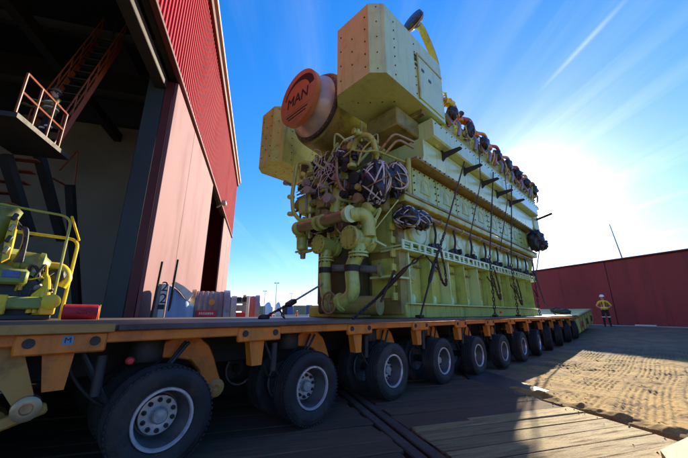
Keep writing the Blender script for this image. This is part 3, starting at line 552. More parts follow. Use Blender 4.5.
for k, y in enumerate(WY):
    n = k - 5; a = R(STEER.get(n, 0)); z0 = gz(-3, y) + RW + (0.022 if y < 6 else 0.02)
    big = n >= -1
    for bi, bxx in enumerate((-3.32, -5.05, -5.95, -7.68)):
        rt = Matrix.Rotation(a, 3, 'Z')
        for off, fl_ in ((0.29, False), (-0.29, True)):
            c = Vector((bxx, y, z0)) + rt @ Vector((off, 0, 0)); add_wheel(c.x, c.y, c.z, a, bi == 0 and not fl_ and big, fl_)
        MB().tube([Vector((bxx, y, z0)) + rt @ Vector((-.3, 0, 0)), Vector((bxx, y, z0)) + rt @ Vector((.3, 0, 0))], 0.06, 8).build('axle', m_darksteel, tr)
        put('swing_arm', arm_me if n > -1 else arm_mo, tr, (bxx, y, z0 + 0.07 - max(0, z0 - 0.435) * 0.5), (0, 0, a))
        if bi == 0:
            MB().lathe([(-.09, .13), (-.07, .14), (.07, .14), (.09, .13)], (bxx, y - .1, 0.89), (0, 0, 1), 16).build('turntable', m_darksteel, tr)
            pk = put('pivot_boss', MB().lathe([(-.10, .085), (.075, .085), (.085, .06), (.088, .03), (.06, 0.0)], (0, 0, 0), (1, 0, 0), 16).mesh('pivot_boss', m_ochre), tr, (bxx - .01, y + .54, z0 + 0.09))
    yp = y - 0.7 + 0.0
    pz = TZ - 0.115
    p = put('bracket_plate', plate_me, tr, (TX1 - 0.035, yp, pz), None); put('post', post_me, p, (TX1 - 0.035, yp, pz))
    for dy in (-.17, .17): put('pin', pin_me, p, (TX1 - 0.035, yp + dy, pz + 0.01))
    # hydraulic hoses looping under each bracket
    for h in range(3):
        q = random.Random(100 + k * 7 + h); x_ = -3.05 - .09 * h
        MB().tube(smooth_path([(x_, yp + .1, .98), (x_, yp + .2 + q.uniform(-.1, .1), .75), (x_ - .03, yp + .38, .5 + q.uniform(-.08, .1)), (x_ - .05, yp + .62, .62 + q.uniform(-.1, .1)), (x_ - .1, yp + .9, .95)]), 0.014, 6).build('hydraulic_hose', m_black, tr)
    MB().cyl((-3.05, yp + .25, .9), (-3.05, yp + .25, .62), 0.035, 10).build('cylinder', m_darksteel, tr)
fa = [(-6, 345), (14, 341), (24, 352), (34, 396), (38, 408), (30, 420), (18, 420), (12, 408), (2, 392), (-12, 380)]
MB().prism([onX(x_, y_, -3.02) for x_, y_ in fa], (-.12, 0, 0)).build('swing_arm', m_ochre, tr); pc = onX(26, 409, -3.0); MB().lathe([(-.10, .075), (.02, .075), (.03, .06), (.03, .035), (.0, .03), (.0, 0)], pc, (1, 0, 0), 18).build('pivot_boss', m_tan, tr)
MB().box(onX(10, 421, -3.05), (.08, .34, .07), Matrix.Rotation(R(18), 3, 'X'), .015).build('drag_link', m_ochre, tr)
put_text('M', 0.05, 0.002, m_logo, tr, (TX1 - 0.035 + 0.028, WY[5] - 0.7 + 0.02, TZ - 0.095), (0, 1, 0), (0, 0, 1))
MB().bx(TX1 - 0.0095, TX1 - 0.007, WY[5] - .71, WY[5] - .65, TZ - 0.125, TZ - 0.065).build('sticker', mat('blue sticker', (0.12, 0.25, 0.36), 0.5), tr)
for y in (0.62, 8.65, 5.62):
    MB().lathe([(0, .03), (.03, .03), (.045, .02), (.05, 0)], (TX1 - .1, y, .85 if y < 1 else (TZ + .12 if y > 8 else .45)), (1, 0, 0), 10).build('marker_lamp', m_redbox, tr)
# tilted end unit climbing the slope
er = Matrix.Rotation(R(4.6), 3, 'X'); ec = Vector((XC, 20.7, 0.9))
MB().box(ec, (5.1, 4.7, 0.82), er, 0.06).build('end_unit', m_engy, tr)
for k in range(6): MB().box(ec + er @ Vector((2.56, -1.9 + .76 * k, 0)), (0.06, 0.10, 0.7), er, 0.01).build('stiffener', m_ochre, tr)
MB().box(ec + er @ Vector((2.53, 0, .36)), (0.16, 4.72, 0.09), er, 0.01).build('end_unit_rail', m_ochre, tr)
for k in range(3): MB().box(ec + er @ Vector((2.57, -1.5 + 1.5 * k, -.05)), (0.05, 0.4, 0.3), er, 0.02).build('recess_cover', m_redbox if k == 0 else m_darksteel, tr)
for k in range(3): MB().blob(ec + er @ Vector((1.9 - .3 * k, -1.2 + .5 * k, .5)), (0.5, 0.5, 0.3), k, 0.2).build('winch', m_black, tr)

# ------------------------------------------------------------------ engine
en = thing('diesel_engine', (XC, 9.5, TZ), 'huge pale green diesel engine with an orange round turbine cover lashed to the trailer deck', 'engine')
YE0, YE1 = 5.25, 14.1
def E(name, mb, m=m_eng, parent=None, **kw): return mb.build(name, m, parent or en, **kw)
E('skid', MB().bx(-6.45, -3.45, 5.1, 14.0, TZ + .004, 1.375, 0.02), m_engy)
E('skid_flange', MB().bx(-6.5, -3.38, 5.16, 14.05, 1.378, 1.41, 0.006), m_engb)
E('crankcase', MB().bx(-6.33, -3.92, YE0, YE1 - .1, 1.413, 4.4, 0.04), m_engd)
for k in range(11):
    y = YE0 + .02 + 0.845 * k
    E('rib', MB().prism([(-3.90, y, 1.412), (-3.45, y, 1.412), (-3.47, y, 2.43), (-3.90, y, 2.43)], (0, 0.045, 0)), m_engb if k in (0, 2, 4) else m_eng)
    if k < 10:
        E('bay_plate', MB().bx(-3.918, -3.70, y + .07, y + .80, 1.43, 2.41, 0.02), (m_eng, m_engy, m_eng)[k % 3])
        c = Vector((-3.60, y + .24, 1.50)); E('anchor_cap', MB().lathe([(-.085, .085), (.05, .085), (.09, .06), (.095, 0)], c, (0, 0, 1), 16), m_engb)
        c = Vector((-3.698, y + .45, 2.0)); hc = E('access_cover', MB().lathe([(0, .17), (.03, .165), (.035, .12), (.05, .115), (.05, 0)], c, (1, 0, 0), 20), m_eng)
        E('bracket', MB().bx(-3.698, -3.60, y + .52, y + .72, 2.18, 2.22), m_engd)
# perforated ledge
lg = MB(); lg.bx(-3.92, -3.37, YE0 - .3, YE1 + .1, 2.433, 2.47); lg.bx(-3.40, -3.372, YE0 - .3, YE1 + .1, 2.60, 2.635)
y = YE0 - .3
while y < YE1: lg.bx(-3.398, -3.374, y, y + .085, 2.47, 2.60); y += 0.30 if int(y * 3.3) % 3 else 0.22
lg.bx(-3.92, -3.41, YE0 - .3, YE1 + .1, 2.50, 2.53)
E('ledge_rail', lg, m_engb)
# slanted wall with round covers, fuel lines and clamps
E('cover_wall_base', MB().bx(-3.92, -3.7, YE0, 5.3, 2.65, 3.3), m_eng); E('cover_wall', MB().prism([(-3.92, YE0, 2.64), (-3.62, YE0, 2.64), (-3.56, YE0, 3.36), (-3.92, YE0, 3.36)], (0, YE1 - YE0 - .4, 0)), m_engb)
for k in range(9):
    y = 5.75 + 0.98 * k
    if y > 13.6: break
    oc = MB().lathe([(0, .40), (.03, .40), (.05, .385), (.065, .33), (.075, .32), (.08, .12), (.10, .11), (.10, 0)], (0, 0, 0), (1, 0, 0), 28); oc.v = [(a, b * 1.0, c * .92) for a, b, c in oc.v]
    co = Vector((-3.60, y + .1, 3.0)); oc.v = [(a + co.x, b + co.y, c + co.z) for a, b, c in oc.v]; E('round_cover', oc, m_engb)
    fy = y + .62
    E('fuel_line', MB().tube(smooth_path([(-3.45, fy + .05, 3.4), (-3.40, fy - .04, 3.2), (-3.42, fy + .03, 2.98), (-3.45, fy, 2.72)]), 0.028, 8), m_black)
    cl = MB()
    for q in range(5): cl.box((-3.45 + random.uniform(-.04, .07), fy - .22 + .1 * q, 2.70 + random.uniform(-.03, .05)), (0.12, 0.075, random.uniform(.08, .15)), Matrix.Rotation(random.uniform(-.4, .4), 3, 'X'), 0.015)
    cl.tube([(-3.42, fy - .3, 2.69), (-3.42, fy + .25, 2.69)], 0.03, 8); E('valve_block', cl, m_black)
# shelf and pipe above the round covers
E('shelf', MB().bx(-3.9, -3.22, YE0 - .35, YE1 + .2, 3.40, 3.54, 0.02), m_engy)
E('shelf_lip', MB().bx(-3.26, -3.205, YE0 - .36, YE1 + .21, 3.543, 3.60, 0.01), m_engd)
E('shelf_pipe', MB().tube([(-3.40, YE0 - .3, 3.31), (-3.40, YE1, 3.31)], 0.062, 12), m_tan)
for k in range(8): E('pipe_clip', MB().tube([(-3.40, 5.4 + 1.15 * k, 3.31), (-3.40, 5.46 + 1.15 * k, 3.31)], 0.078, 12), m_engy)
# bolted inspection doors
E('door_wall', MB().bx(-3.92, -3.42, YE0, YE1 - .1, 3.545, 4.46, 0.02), m_engd)
E('corner_pipe', MB().tube([(-3.34, 5.24, 3.56), (-3.34, 5.30, 4.5)], 0.06, 10), m_engy)
dm = MB().box((0, 0, 0), (0.05, 1.02, 0.74), None, 0.012).mesh('inspection_door', m_eng)
bt = MB()
for i in range(5):
    for sz in (-1, 1): bt.lathe([(0, .020), (.022, .018), (.024, 0)], (.025, -.44 + .22 * i, sz * .325), (1, 0, 0), 6)
for i in range(3):
    for sy in (-1, 1): bt.lathe([(0, .020), (.022, .018), (.024, 0)], (.025, sy * .465, -.17 + .17 * i), (1, 0, 0), 6)
btm = bt.mesh('bolts', m_darksteel)
em = MB(); tri = [(-.20, -.15), (.20, -.15), (.13, .14), (0, .2), (-.13, .14)]
for i in range(5):
    a, b = tri[i], tri[(i + 1) % 5]; em.tube([(.026, *a), (.026, *b)], 0.012, 6)
emm = em.mesh('emboss', m_eng)
for k in range(8):
    y = 5.98 + 1.06 * k; c = (-3.392, y, 4.005); d = put('inspection_door', dm, en, c); put('bolts', btm, d, c)['kind'] = 'stuff'; put('emboss', emm, d, c)
E('door_rail', MB().bx(-3.9, -3.14, YE0 + .1, YE1 + .25, 4.464, 4.53, 0.012), m_tan)
rb = MB()
for k in range(40): rb.lathe([(0, .018), (.02, .016), (.021, 0)], (-3.139, 5.45 + .22 * k, 4.497), (1, 0, 0), 6)
E('bolts', rb, m_darksteel)['kind'] = 'stuff'
# glossy charge-air casing in two steps, with black arms
for k in range(8):
    y0 = 5.62 + 1.06 * k
    E('lower_casing', MB().prism([(-4.3, y0, 4.534), (-3.17, y0, 4.534), (-3.13, y0, 4.64), (-3.13, y0, 5.05), (-3.17, y0, 5.10), (-4.3, y0, 5.10)], (0, 1.05, 0)), m_engb)
    E('upper_casing', MB().prism([(-4.3, y0 + .15, 5.104), (-2.95, y0 + .15, 5.104), (-2.92, y0 + .15, 5.14), (-2.92, y0 + .15, 5.53), (-3.0, y0 + .15, 5.58), (-4.3, y0 + .15, 5.58)], (0, 1.05, 0)), m_engb)
    bb = MB()
    for i in range(4): bb.lathe([(0, .016), (.018, .014), (.019, 0)], (-2.921, y0 + .26 + .27 * i, 5.48), (1, 0, 0), 6)
    E('bolts', bb, m_darksteel)['kind'] = 'stuff'
for k in range(5):
    y = 6.48 + 1.2 * k; z = 4.93
    E('support_arm', MB().prism([(-3.14, y, z - .12), (-3.06, y, z - .04), (-2.66, y, z + .03), (-2.63, y, z + .06), (-2.66, y, z + .09), (-3.06, y, z + .10), (-3.14, y, z + .22)], (0, .07, 0)), m_black)
# cylinder heads
E('head_deck', MB().bx(-8.0, -3.0, 6.4, 15.0, 5.584, 5.75, 0.02), m_engy)
for sd_ in (1, -1):
    for k in range(8):
        y = 6.85 + 1.06 * k; mx_ = (lambda x: x) if sd_ == 1 else (lambda x: 2 * XC - x)
        hd = E('cylinder_head', MB().bx(*sorted((mx_(-3.02), mx_(-3.95))), y - .40, y + .36, 5.752, 6.22, 0.05), m_engy)
        E('rocker_cover', MB().bx(*sorted((mx_(-3.12), mx_(-3.9))), y - .3, y + .26, 6.222, 6.46, 0.07), m_eng, hd)
        E('head_ring', MB().tube([(mx_(-3.0), y - .12, 6.02), (mx_(-2.93), y - .12, 6.04)], 0.17, 16), m_tan, hd)
        E('bagged_port', MB().blob((mx_(-2.93), y + .06, 6.30), (0.27, 0.30 + .06 * (k % 3), 0.36 + .05 * ((k * 2) % 3)), k, 0.16, 24, 16), m_wrap, hd)
        E('orange_cap', MB().lathe([(-.12, .13), (.02, .13), (.06, .10), (.07, 0)], (mx_(-3.1), y - .22, 6.58), (0, 0, 1), 14), m_orcap, hd)
        E('leak_hose', MB().tube(smooth_path([(mx_(-3.02), y - .15, 6.60), (mx_(-2.95), y + .2, 6.66), (mx_(-3.0), y + .55, 6.55), (mx_(-3.08), y + .82, 6.62)]), 0.055, 8), m_redhose if k % 2 else m_orcap, hd)
        E('vent_pipe', MB().tube(smooth_path([(mx_(-2.98), y + .40, 5.80), (mx_(-2.93), y + .43, 6.1), (mx_(-3.1), y + .46, 6.4)]), 0.05, 8), m_grey, hd)
        if sd_ == 1:
            q_ = random.Random(k * 13 + 1)
            for j_ in range(7):
                c_ = Vector((-3.0 - q_.uniform(-.06, .55), y + q_.uniform(-.5, .5), 6.42 + q_.uniform(0, .24))); E('capped_port', MB().lathe([(-.10, .06), (0, .07), (.02, .085), (.05, .08), (.06, 0)], c_, (q_.uniform(-.2, .9), q_.uniform(-.6, .3), q_.uniform(.2, 1)), 10), q_.choice([m_yelcap, m_orcap, m_redhose, m_tan, m_black, m_engy, m_tape]), hd)
            for j_ in range(3): E('wire', MB().tube(smooth_path([(-2.97, y + q_.uniform(-.5, .1), 5.8), (-2.9, y + q_.uniform(-.4, .3), 6.1 + q_.uniform(-.1, .2)), (-3.0, y + q_.uniform(-.2, .5), 6.5)]), q_.uniform(.012, .025), 6), q_.choice([m_black, m_tan, m_redhose, m_engy]), hd)
        E('stud_caps', MB().cyl((mx_(-3.05), y + .22, 6.46), (mx_(-3.05), y + .22, 6.60), .05, 8), m_black, hd)
yp_ = MB().lathe([(-.03, .16), (0, .18), (.05, .16), (.07, .05), (.07, 0)], onX(449, 104, -3.0), (0.6, -.6, .4), 10)
E('yellow_plug', yp_, m_yelcap)
E('exhaust_manifold', MB().tube([(XC, 6.2, 6.3), (XC, 14.6, 6.3)], 0.6, 20), m_grey)
E('far_bracket', MB().tube([(-3.3, 14.7, 5.05), onX(552, 213.5, -2.5)], 0.05, 6), m_darksteel)
E('end_cover', MB().bx(-7.9, -3.1, YE1 - .05, 14.95, 4.55, 5.56, 0.05), m_engy); E('end_case', MB().prism([(-7.1, 14.0, 2.65), (-3.7, 14.0, 2.65), (-3.5, 14.0, 3.4), (-3.4, 14.0, 4.5), (-7.6, 14.0, 4.5)], (0, .75, 0)), m_engy)
E('end_wrapped_bundle', MB().blob((-3.1, 13.95, 4.05), (0.6, 0.6, 0.8), 31, 0.16, 34, 24), m_wrap); E('end_wrapped_bundle', MB().blob((-2.92, 14.0, 3.85), (0.4, 0.4, 0.4), 37, 0.16, 34, 24), m_wrap)
# charge air cooler boxes at the front, chamfered on all upright corners
def cooler(x0, x1, y0, y1, z0, z1, side):
    ch = .235; pl = [(x0 + ch, y0), (x1 - ch, y0), (x1, y0 + ch), (x1, y1), (x0, y1), (x0, y0 + ch)]
    b = E('cooler_box', MB().prism([(x, y, z0) for x, y in pl], (0, 0, z1 - z0)), m_engb if side > 0 else m_eng)
    bt_ = MB()
    def rowx(n, za, zb, yy):
        for i in range(n): bt_.lathe([(0, .017), (.014, .015), (.015, 0)], (x1, yy, za + (zb - za) * i / (n - 1)), (1, 0, 0), 6)
    def rowy(n, za, zb, xx):
        for i in range(n): bt_.lathe([(0, .017), (.014, .015), (.015, 0)], (xx, y0, za + (zb - za) * i / (n - 1)), (0, -1, 0), 6)
    rowx(7, z0 + .15, z1 - .25, y0 + .55); rowx(7, z0 + .15, z1 - .25, y0 + 1.35); rowy(4, z0 + .3, z1 - .3, x0 + ch + .12); rowy(5, z0 + .2, z1 - .3, x1 - ch - .1); rowy(3, z0 + .5, z1 - .6, (x0 + x1) / 2)
    for i in range(4): bt_.lathe([(0, .017), (.014, .015), (.015, 0)], (x0 + .4 + .2 * i, y0 + .5 + .18 * i, z0), (0, 0, -1), 6)
    for i in range(5):
        q = ch * .5; bt_.lathe([(0, .014), (.012, .012), (.013, 0)], (x1 - q, y0 + q, z0 + .1 + (z1 - z0 - .2) * i / 4), (.7, -.7, 0), 6)
    E('bolts', bt_, m_darksteel, b)['kind'] = 'stuff'
    return b
bR = cooler(-4.35, -2.95, 3.86, 6.5, 5.78, 7.56, 1); cooler(-8.15, -7.0, 4.15, 6.5, 5.5, 7.36, -1)
dr = E('cooler_hatch', MB().bx(-2.95, -2.925, 5.35, 6.42, 5.88, 7.05, 0.008), m_engb); E('hatch_frame', MB().bx(-2.95, -2.915, 5.29, 6.45, 7.06, 7.11).bx(-2.95, -2.915, 5.28, 5.33, 5.85, 7.058), m_engy)
for y_, z_ in ((5.25, 7.0), (5.25, 6.9), (5.26, 6.75), (5.5, 6.72), (5.8, 6.6)): E('name_plate', MB().box((-2.918 if y_ > 5.3 else -2.945, y_, z_), (0.012, .11, .07), None, .003), m_blueb if y_ > 5.3 else m_logo, dr)
E('cooler_rail', MB().bx(-4.2, -3.05, 5.55, 5.68, 5.66, 5.777, .01), m_engd); E('cooler_support', MB().bx(-4.2, -3.3, 4.9, 6.3, 5.2, 5.655, .03), m_engd)
E('support_plate', MB().prism([(-3.05, 5.95, 5.15), (-3.05, 6.2, 5.05), (-3.05, 6.2, 5.74), (-3.05, 5.95, 5.74)], (-.05, 0, 0)), m_engb)
wr = MB()
for i in range(4): wr.tube(smooth_path([(-3.0, 6.52, 6.3 + .1 * i), (-2.9, 6.6, 6.5 + .07 * i), (-2.96, 6.56, 6.75), (-3.05, 6.5, 6.85)]), .014, 6)
E('cable_loop', wr, m_engy)
# exhaust elbow above the box
ea, eb, ec_ = onX(436, 66, -3.35), onX(424, 34, -3.35), onX(413, 19, -3.3)
E('exhaust_elbow', MB().tube(smooth_path([(-3.5, 6.75, 5.7), (-3.4, ea.y + .02, 6.9), ea, eb, eb.lerp(ec_, .6) + Vector((0, .03, .06))], 6), 0.10, 14), m_engy)
ed = Vector((-.1, -.85, .3)).normalized(); eo = ec_ + Vector((0, .16, -.06))
E('wrapped_flange', MB().lathe([(-.04, .10), (.0, .24), (.06, .29), (.10, .28), (.13, .30), (.20, .29), (.22, .1), (.225, 0)], eo, ed, 20), m_wrap)
E('flange_ring', MB().lathe([(.075, .28), (.08, .31), (.10, .31), (.105, .28)], eo, ed, 20), m_pinkmetal)
E('elbow_bracket', MB().box(((ea + Vector((-.05, -.1, -.2)))), (.08, .25, .3), None, .01), m_engy)
# turbocharger
tz, ty = 6.48, 3.78; tc_ = Vector((XC, ty, tz)); ay = Vector((0, 1, 0))
E('turbine_cover', MB().lathe([(0, 0), (0, .735), (.012, .755), (.15, .755), (.16, .72)], tc_, ay, 56), m_disc)
E('turbine_neck', MB().lathe([(.162, .62), (.40, .74), (.47, .82), (.56, .84)], tc_, ay, 48), m_pinkmetal)
E('turbine_ring', MB().lathe([(.52, .80), (.55, .90), (.63, .90), (.64, .80)], tc_, ay, 48), mat('ring steel', (.12, .10, .09), .45, .5))
E('turbine_casing', MB().lathe([(.62, .86), (.64, .97), (.74, 1.0), (1.5, 1.10), (1.8, 1.0), (2.5, .7)], tc_, ay, 48), m_engd)
rg_ = MB()
for k in range(28): a = 2 * math.pi * k / 28; rg_.lathe([(-.012, .012), (0, .012), (.01, .012)], tc_ + Vector((math.cos(a) * .87, .548, math.sin(a) * .87)), ay, 6)
E('bolts', rg_, m_pinkmetal)['kind'] = 'stuff'
put_text('MAN', 0.40, 0.006, m_logo, en, tc_ + Vector((0.02, -.004, -.04)), (1, 0, 0), (0, 0, 1), 0.12)
arc = MB(); n = 26; vs = []
for k in range(n + 1):
    t = k / n; a = R(172 - 164 * t); w = .03 + .16 * math.sin(math.pi * min(1, t * .62 + .02)) ** 2 * t ** .5
    for r_ in (.46, .46 + w): vs += [tc_ + Vector((math.cos(a) * r_ * 1.08, -.007, math.sin(a) * r_ * .86 + .06)), tc_ + Vector((math.cos(a) * r_ * 1.08, .01, math.sin(a) * r_ * .86 + .06))]
fs = []
for k in range(n):
    o = 4 * k; fs += [(o, o + 2, o + 6, o + 4), (o + 1, o + 5, o + 7, o + 3), (o, o + 4, o + 5, o + 1), (o + 2, o + 3, o + 7, o + 6)]
E('emblem_arc', arc.add(vs, fs), m_logo)
for k in range(3): E('emblem_stripe', MB().bx(XC - .5 + .07 * k, XC + .5 - .07 * k, ty - .006, ty + .01, tz - .36 - .085 * k, tz - .33 - .085 * k), m_logo if k else m_tan)
# front gear case and mass of small gear
m_case = mat('gap-shade casting', (0.075, 0.065, 0.028), 0.5, 0, (0.13, 0.11, 0.04), 2.5, 0.8, (0.02, 0.017, 0.012), 0.7, 2.5)  # coloured near black to stand for shaded gaps between the pipes
E('gear_case', MB().bx(-5.7, -4.3, 4.75, 5.24, 1.2, 2.9, 0.05), m_case); E('gear_case', MB().bx(-6.35, -4.3, 4.78, 5.24, 2.905, 5.3, 0.05), m_case); E('front_wall', MB().prism([(-4.28, 5.0, 1.2), (-3.5, 5.0, 1.2), (-3.5, 5.0, 3.0), (-3.42, 5.0, 3.4), (-3.42, 5.0, 4.4), (-4.28, 5.0, 4.4)], (0, .23, 0)), m_engd)
E('front_panel', MB().bx(-4.2, -3.62, 4.97, 4.998, 1.5, 2.3, .01), m_engy); E('front_panel', MB().bx(-4.2, -3.62, 4.97, 4.998, 2.45, 3.3, .01), m_eng)
E('front_step', MB().bx(-3.95, -3.42, 4.62, 5.2, 1.86, 1.90), m_engb)
for k in range(6): E('front_rib', MB().bx(-3.62, -3.56, 4.86, 5.0, 1.45 + .28 * k, 1.60 + .28 * k, .01), m_engy)
def FY(x, y, Y): return onY(x, y, Y)
def pump(cx, cy, Y, r, L, name):
    c = FY(cx, cy, Y); b = E(name, MB().lathe([(0.05, r * .9), (L * .75, r * .92), (L * .76, r * 1.12), (L * .92, r * 1.12), (L, r * .9)], c, ay, 28), m_eng)
    E('blind_flange', MB().lathe([(0, 0), (0, r * 1.02), (.012, r * 1.08), (.06, r * 1.08), (.062, r * .9)], c, ay, 28), m_engy, b)
    bl = MB()
    for k in range(12): a = 2 * math.pi * k / 12; bl.lathe([(-.022, 0), (-.02, .016), (0, .018)], c + Vector((math.cos(a) * r * .9, 0, math.sin(a) * r * .9)), ay, 6)
    E('bolts', bl, m_engd, b)['kind'] = 'stuff'; return c
c1 = pump(348, 237, 4.0, .215, .62, 'cooling_pump'); c2 = pump(317, 244, 4.15, .20, .6, 'cooling_pump')
def vpipe(c, x, y0, y1, Y, bend, r=.135):
    top = Vector((c.x + .06, c.y + .22, c.z - .12)); a = FY(x, y0, Y); b = FY(x + 1, y1, Y)
    path = [top, Vector((top.x, top.y, top.z - .15)), a, b, b + Vector((bend * .10, 0, -.16)), b + Vector((bend * .32, .0, -.25))]
    p = E('riser_pipe', MB().tube(smooth_path(path, 7), r, 18), m_eng)
    for q, t in ((.14, 'flange'), (.20, 'flange')): E(t, MB().tube([top + Vector((0, 0, -q - .05)), top + Vector((0, 0, -q - .01))], r * 1.42, 18), m_eng, p)
    E('hose_clamp', MB().tube([a + Vector((0, 0, .05)), a + Vector((0, 0, -.07))], r * 1.16, 18), m_darksteel, p)
    fb2 = MB()
    for k in range(10): a_ = 2 * math.pi * k / 10; fb2.cyl(top + Vector((math.cos(a_) * r * 1.24, math.sin(a_) * r * 1.24, -.275)), top + Vector((math.cos(a_) * r * 1.24, math.sin(a_) * r * 1.24, -.13)), .012, 6)
    E('flange_bolts', fb2, m_darksteel, p)['kind'] = 'stuff'
    e = path[-1]; E('flange', MB().tube([e + Vector((-bend * .06, 0, .03)), e], r * 1.4, 18), m_eng, p); return e
e1 = vpipe(c1, 352, 268, 289, 4.18, -1); e2 = vpipe(c2, 325, 270, 292, 4.33, 1, .12)
E('transfer_pipe', MB().tube([FY(298, 228, 4.1), FY(350, 214, 4.0)], .115, 18), m_tan); ef = FY(350, 214, 4.0); ef0 = FY(298, 229, 4.1); axp = (ef - ef0).normalized()
E('end_cap', MB().lathe([(-.10, .15), (.0, .17), (.03, .17), (.032, 0)], ef, axp, 24), m_engb); E('elbow', MB().tube(smooth_path([ef + Vector((-.05, .05, 0)), ef + Vector((.1, .25, .02)), ef + Vector((.14, .35, -.1)), ef + Vector((.14, .38, -.4))]), .14, 16), m_eng)
for t in (.42, .52): E('pipe_flange', MB().lathe([(0, .165), (.045, .165)], ef0.lerp(ef, t), axp, 20), m_eng)
E('end_cap', MB().lathe([(-.03, 0), (-.03, .16), (0.0, .17), (.08, .17), (.1, .12)], ef0, axp, 20), m_engy)
hl = MB().tube([e1 + Vector((-.35, .0, -.02)), e1 + Vector((.75, .25, -.05))], .17, 20); E('suction_manifold', hl, m_engd)
# handwheel valve at the foot
hw = FY(329, 303, 4.05); hr = MB(); hr.tube([hw + Vector((math.cos(a_) * .2, 0, math.sin(a_) * .2)) for a_ in [2 * math.pi * k / 24 for k in range(25)]], .022, 8)
for k in range(5): a_ = 2 * math.pi * k / 5; hr.tube([hw, hw + Vector((math.cos(a_) * .2, 0, math.sin(a_) * .2))], .015, 6)
E('handwheel', hr, m_tan); E('valve_body', MB().tube([hw + Vector((0, .03, 0)), hw + Vector((0, .4, 0))], .16, 16), m_engd); E('valve_foot', MB().bx(hw.x - .3, hw.x + .5, 4.3, 4.7, TZ + .01, 1.3, .02), m_engd)
E('drive_shaft', MB().tube([FY(330, 268, 4.55), FY(352, 268, 4.55), FY(379, 270, 4.6)], .075, 14), m_grey); E('shaft_seat', MB().lathe([(0, .14), (.05, .14), (.05, .08)], FY(379, 270, 4.62), (.9, .4, 0), 16), m_engd)
def px_tube(name, pts, r, m, rr=.09): return E(name, MB().tube(rounded([FY(*p) for p in pts], rr), r, 10), m)
px_tube('oil_pipe', [(312, 180, 4.5), (311, 163, 4.4), (297, 162, 4.25), (292, 196, 4.2), (293, 212, 4.2), (300, 221, 4.2), (322, 219, 4.3)], .052, m_eng, .14)
px_tube('oil_pipe', [(352, 165, 4.3), (353, 145, 4.25), (362, 134, 4.25), (372, 137, 4.3), (378, 160, 4.5)], .062, m_engy, .16)
px_tube('fuel_pipe', [(337, 158, 4.2), (337, 176, 4.2), (340, 187, 4.2), (352, 198, 4.3)], .04, m_tan, .1)
px_tube('oil_pipe', [(300, 178, 4.4), (299, 166, 4.4)], .03, m_engy); px_tube('riser', [(340, 190, 4.45), (336, 214, 4.4)], .15, m_eng)
for o in (0, 6): px_tube('twin_pipe', [(379 + o, 152 + o * .3, 4.6), (394 + o * .6, 133 + o, 4.7), (414, 142 + o, 5.1)], .03, m_tan, .12)
px_tube('cable_run', [(340, 160, 4.2), (352, 150, 4.15), (365, 152, 4.15), (375, 150, 4.3), (405, 162, 4.9)], .02, m_engy, .1); px_tube('cable_run', [(358, 165, 4.15), (362, 150, 4.15), (374, 138, 4.2)], .018, m_engy, .1)
for x, y in ((291, 197), (291, 214), (352, 166)): c = FY(x, y, 4.2); E('pipe_union', MB().lathe([(-.04, .085), (-.02, .10), (.02, .10), (.04, .085)], c, (0, 0, 1), 14), m_eng)
E('filter_housing', MB().lathe([(-.32, .06), (-.28, .12), (0, .13), (.02, .16), (.06, .16), (.08, .1)], FY(302, 238, 4.3), (0, 0, 1), 16), m_eng); E('drain_cock', MB().lathe([(-.16, .06), (0, .07)], FY(303, 252, 4.3), (0, 0, 1), 12), m_engd)
for x, y, Y, r, m in ((328, 198, 4.1, .11, m_pinkmetal), (308, 190, 4.2, .10, m_pinkmetal), (326, 213, 4.1, .08, m_tan), (358, 198, 4.2, .10, m_tan), (367, 208, 4.3, .11, m_eng), (286, 183, 4.3, .07, m_grey), (355, 178, 4.2, .13, m_black), (346, 168, 4.2, .1, m_black), (320, 180, 4.4, .14, m_engd), (300, 205, 4.5, .16, m_engd)):
    c = FY(x, y, Y); E('fitting', MB().lathe([(-.06, r * .4), (-.05, r), (.03, r), (.04, r * .72), (.22, r * .7)], c, (-.15, 1, .1), 14), m)
for i, (x, y, Y, d) in enumerate([(346, 160, 4.3, (.3, .3, .36)), (356, 185, 4.35, (.4, .4, .5)), (333, 172, 4.5, (.45, .3, .6)), (318, 195, 4.55, (.5, .3, .6)), (303, 240, 4.6, (.3, .3, .4))]): E('sealed_fitting', MB().blob(FY(x, y, Y), d, 50 + i, .2), m_black)
E('pump_block', MB().box(FY(309, 205, 4.55), (.5, .35, .5), None, .05), m_eng); E('filter_block', MB().box(FY(372, 200, 4.75), (.8, .3, .7), None, .06), m_engd); E('lube_block', MB().box(FY(330, 190, 4.65), (1.1, .25, .9), None, .06), m_engd)
# wrapped looms with white straps
def loom(c, d, seed, loops, m=m_wrap):
    b = E('wrapped_loom', MB().blob(c, d, seed, .20, 30, 20), m); q = random.Random(seed); c = Vector(c)
    for k in range(loops):
        ax = Vector((q.uniform(-1, 1), q.uniform(-1, .2), q.uniform(-1, 1))).normalized(); e1_ = ax.orthogonal().normalized(); e2_ = ax.cross(e1_); sh = q.uniform(-.22, .22)
        pts = []
        for i in range(21):
            t = 2 * math.pi * i / 20; v = (e1_ * math.cos(t) + e2_ * math.sin(t)) * math.sqrt(max(.1, 1 - sh * sh * 4)) + ax * sh * 2
            pts.append(c + Vector((v.x * d[0], v.y * d[1], v.z * d[2])) * (.5 * (1.06 + .08 * math.sin(3 * t + k))))
        E('strapping', MB().tube(pts, q.uniform(.009, .018), 5), m_tape if k % 4 else m_tan, b)
loom(FY(376, 182, 4.45), (.62, .5, .85), 11, 12); loom(FY(397, 179, 4.75), (.4, .4, .62), 13, 9); loom((-3.30, 5.05, 3.08), (.45, .5, .42), 17, 9); loom((-3.28, 5.55, 3.12), (.35, .55, .38), 19, 7)
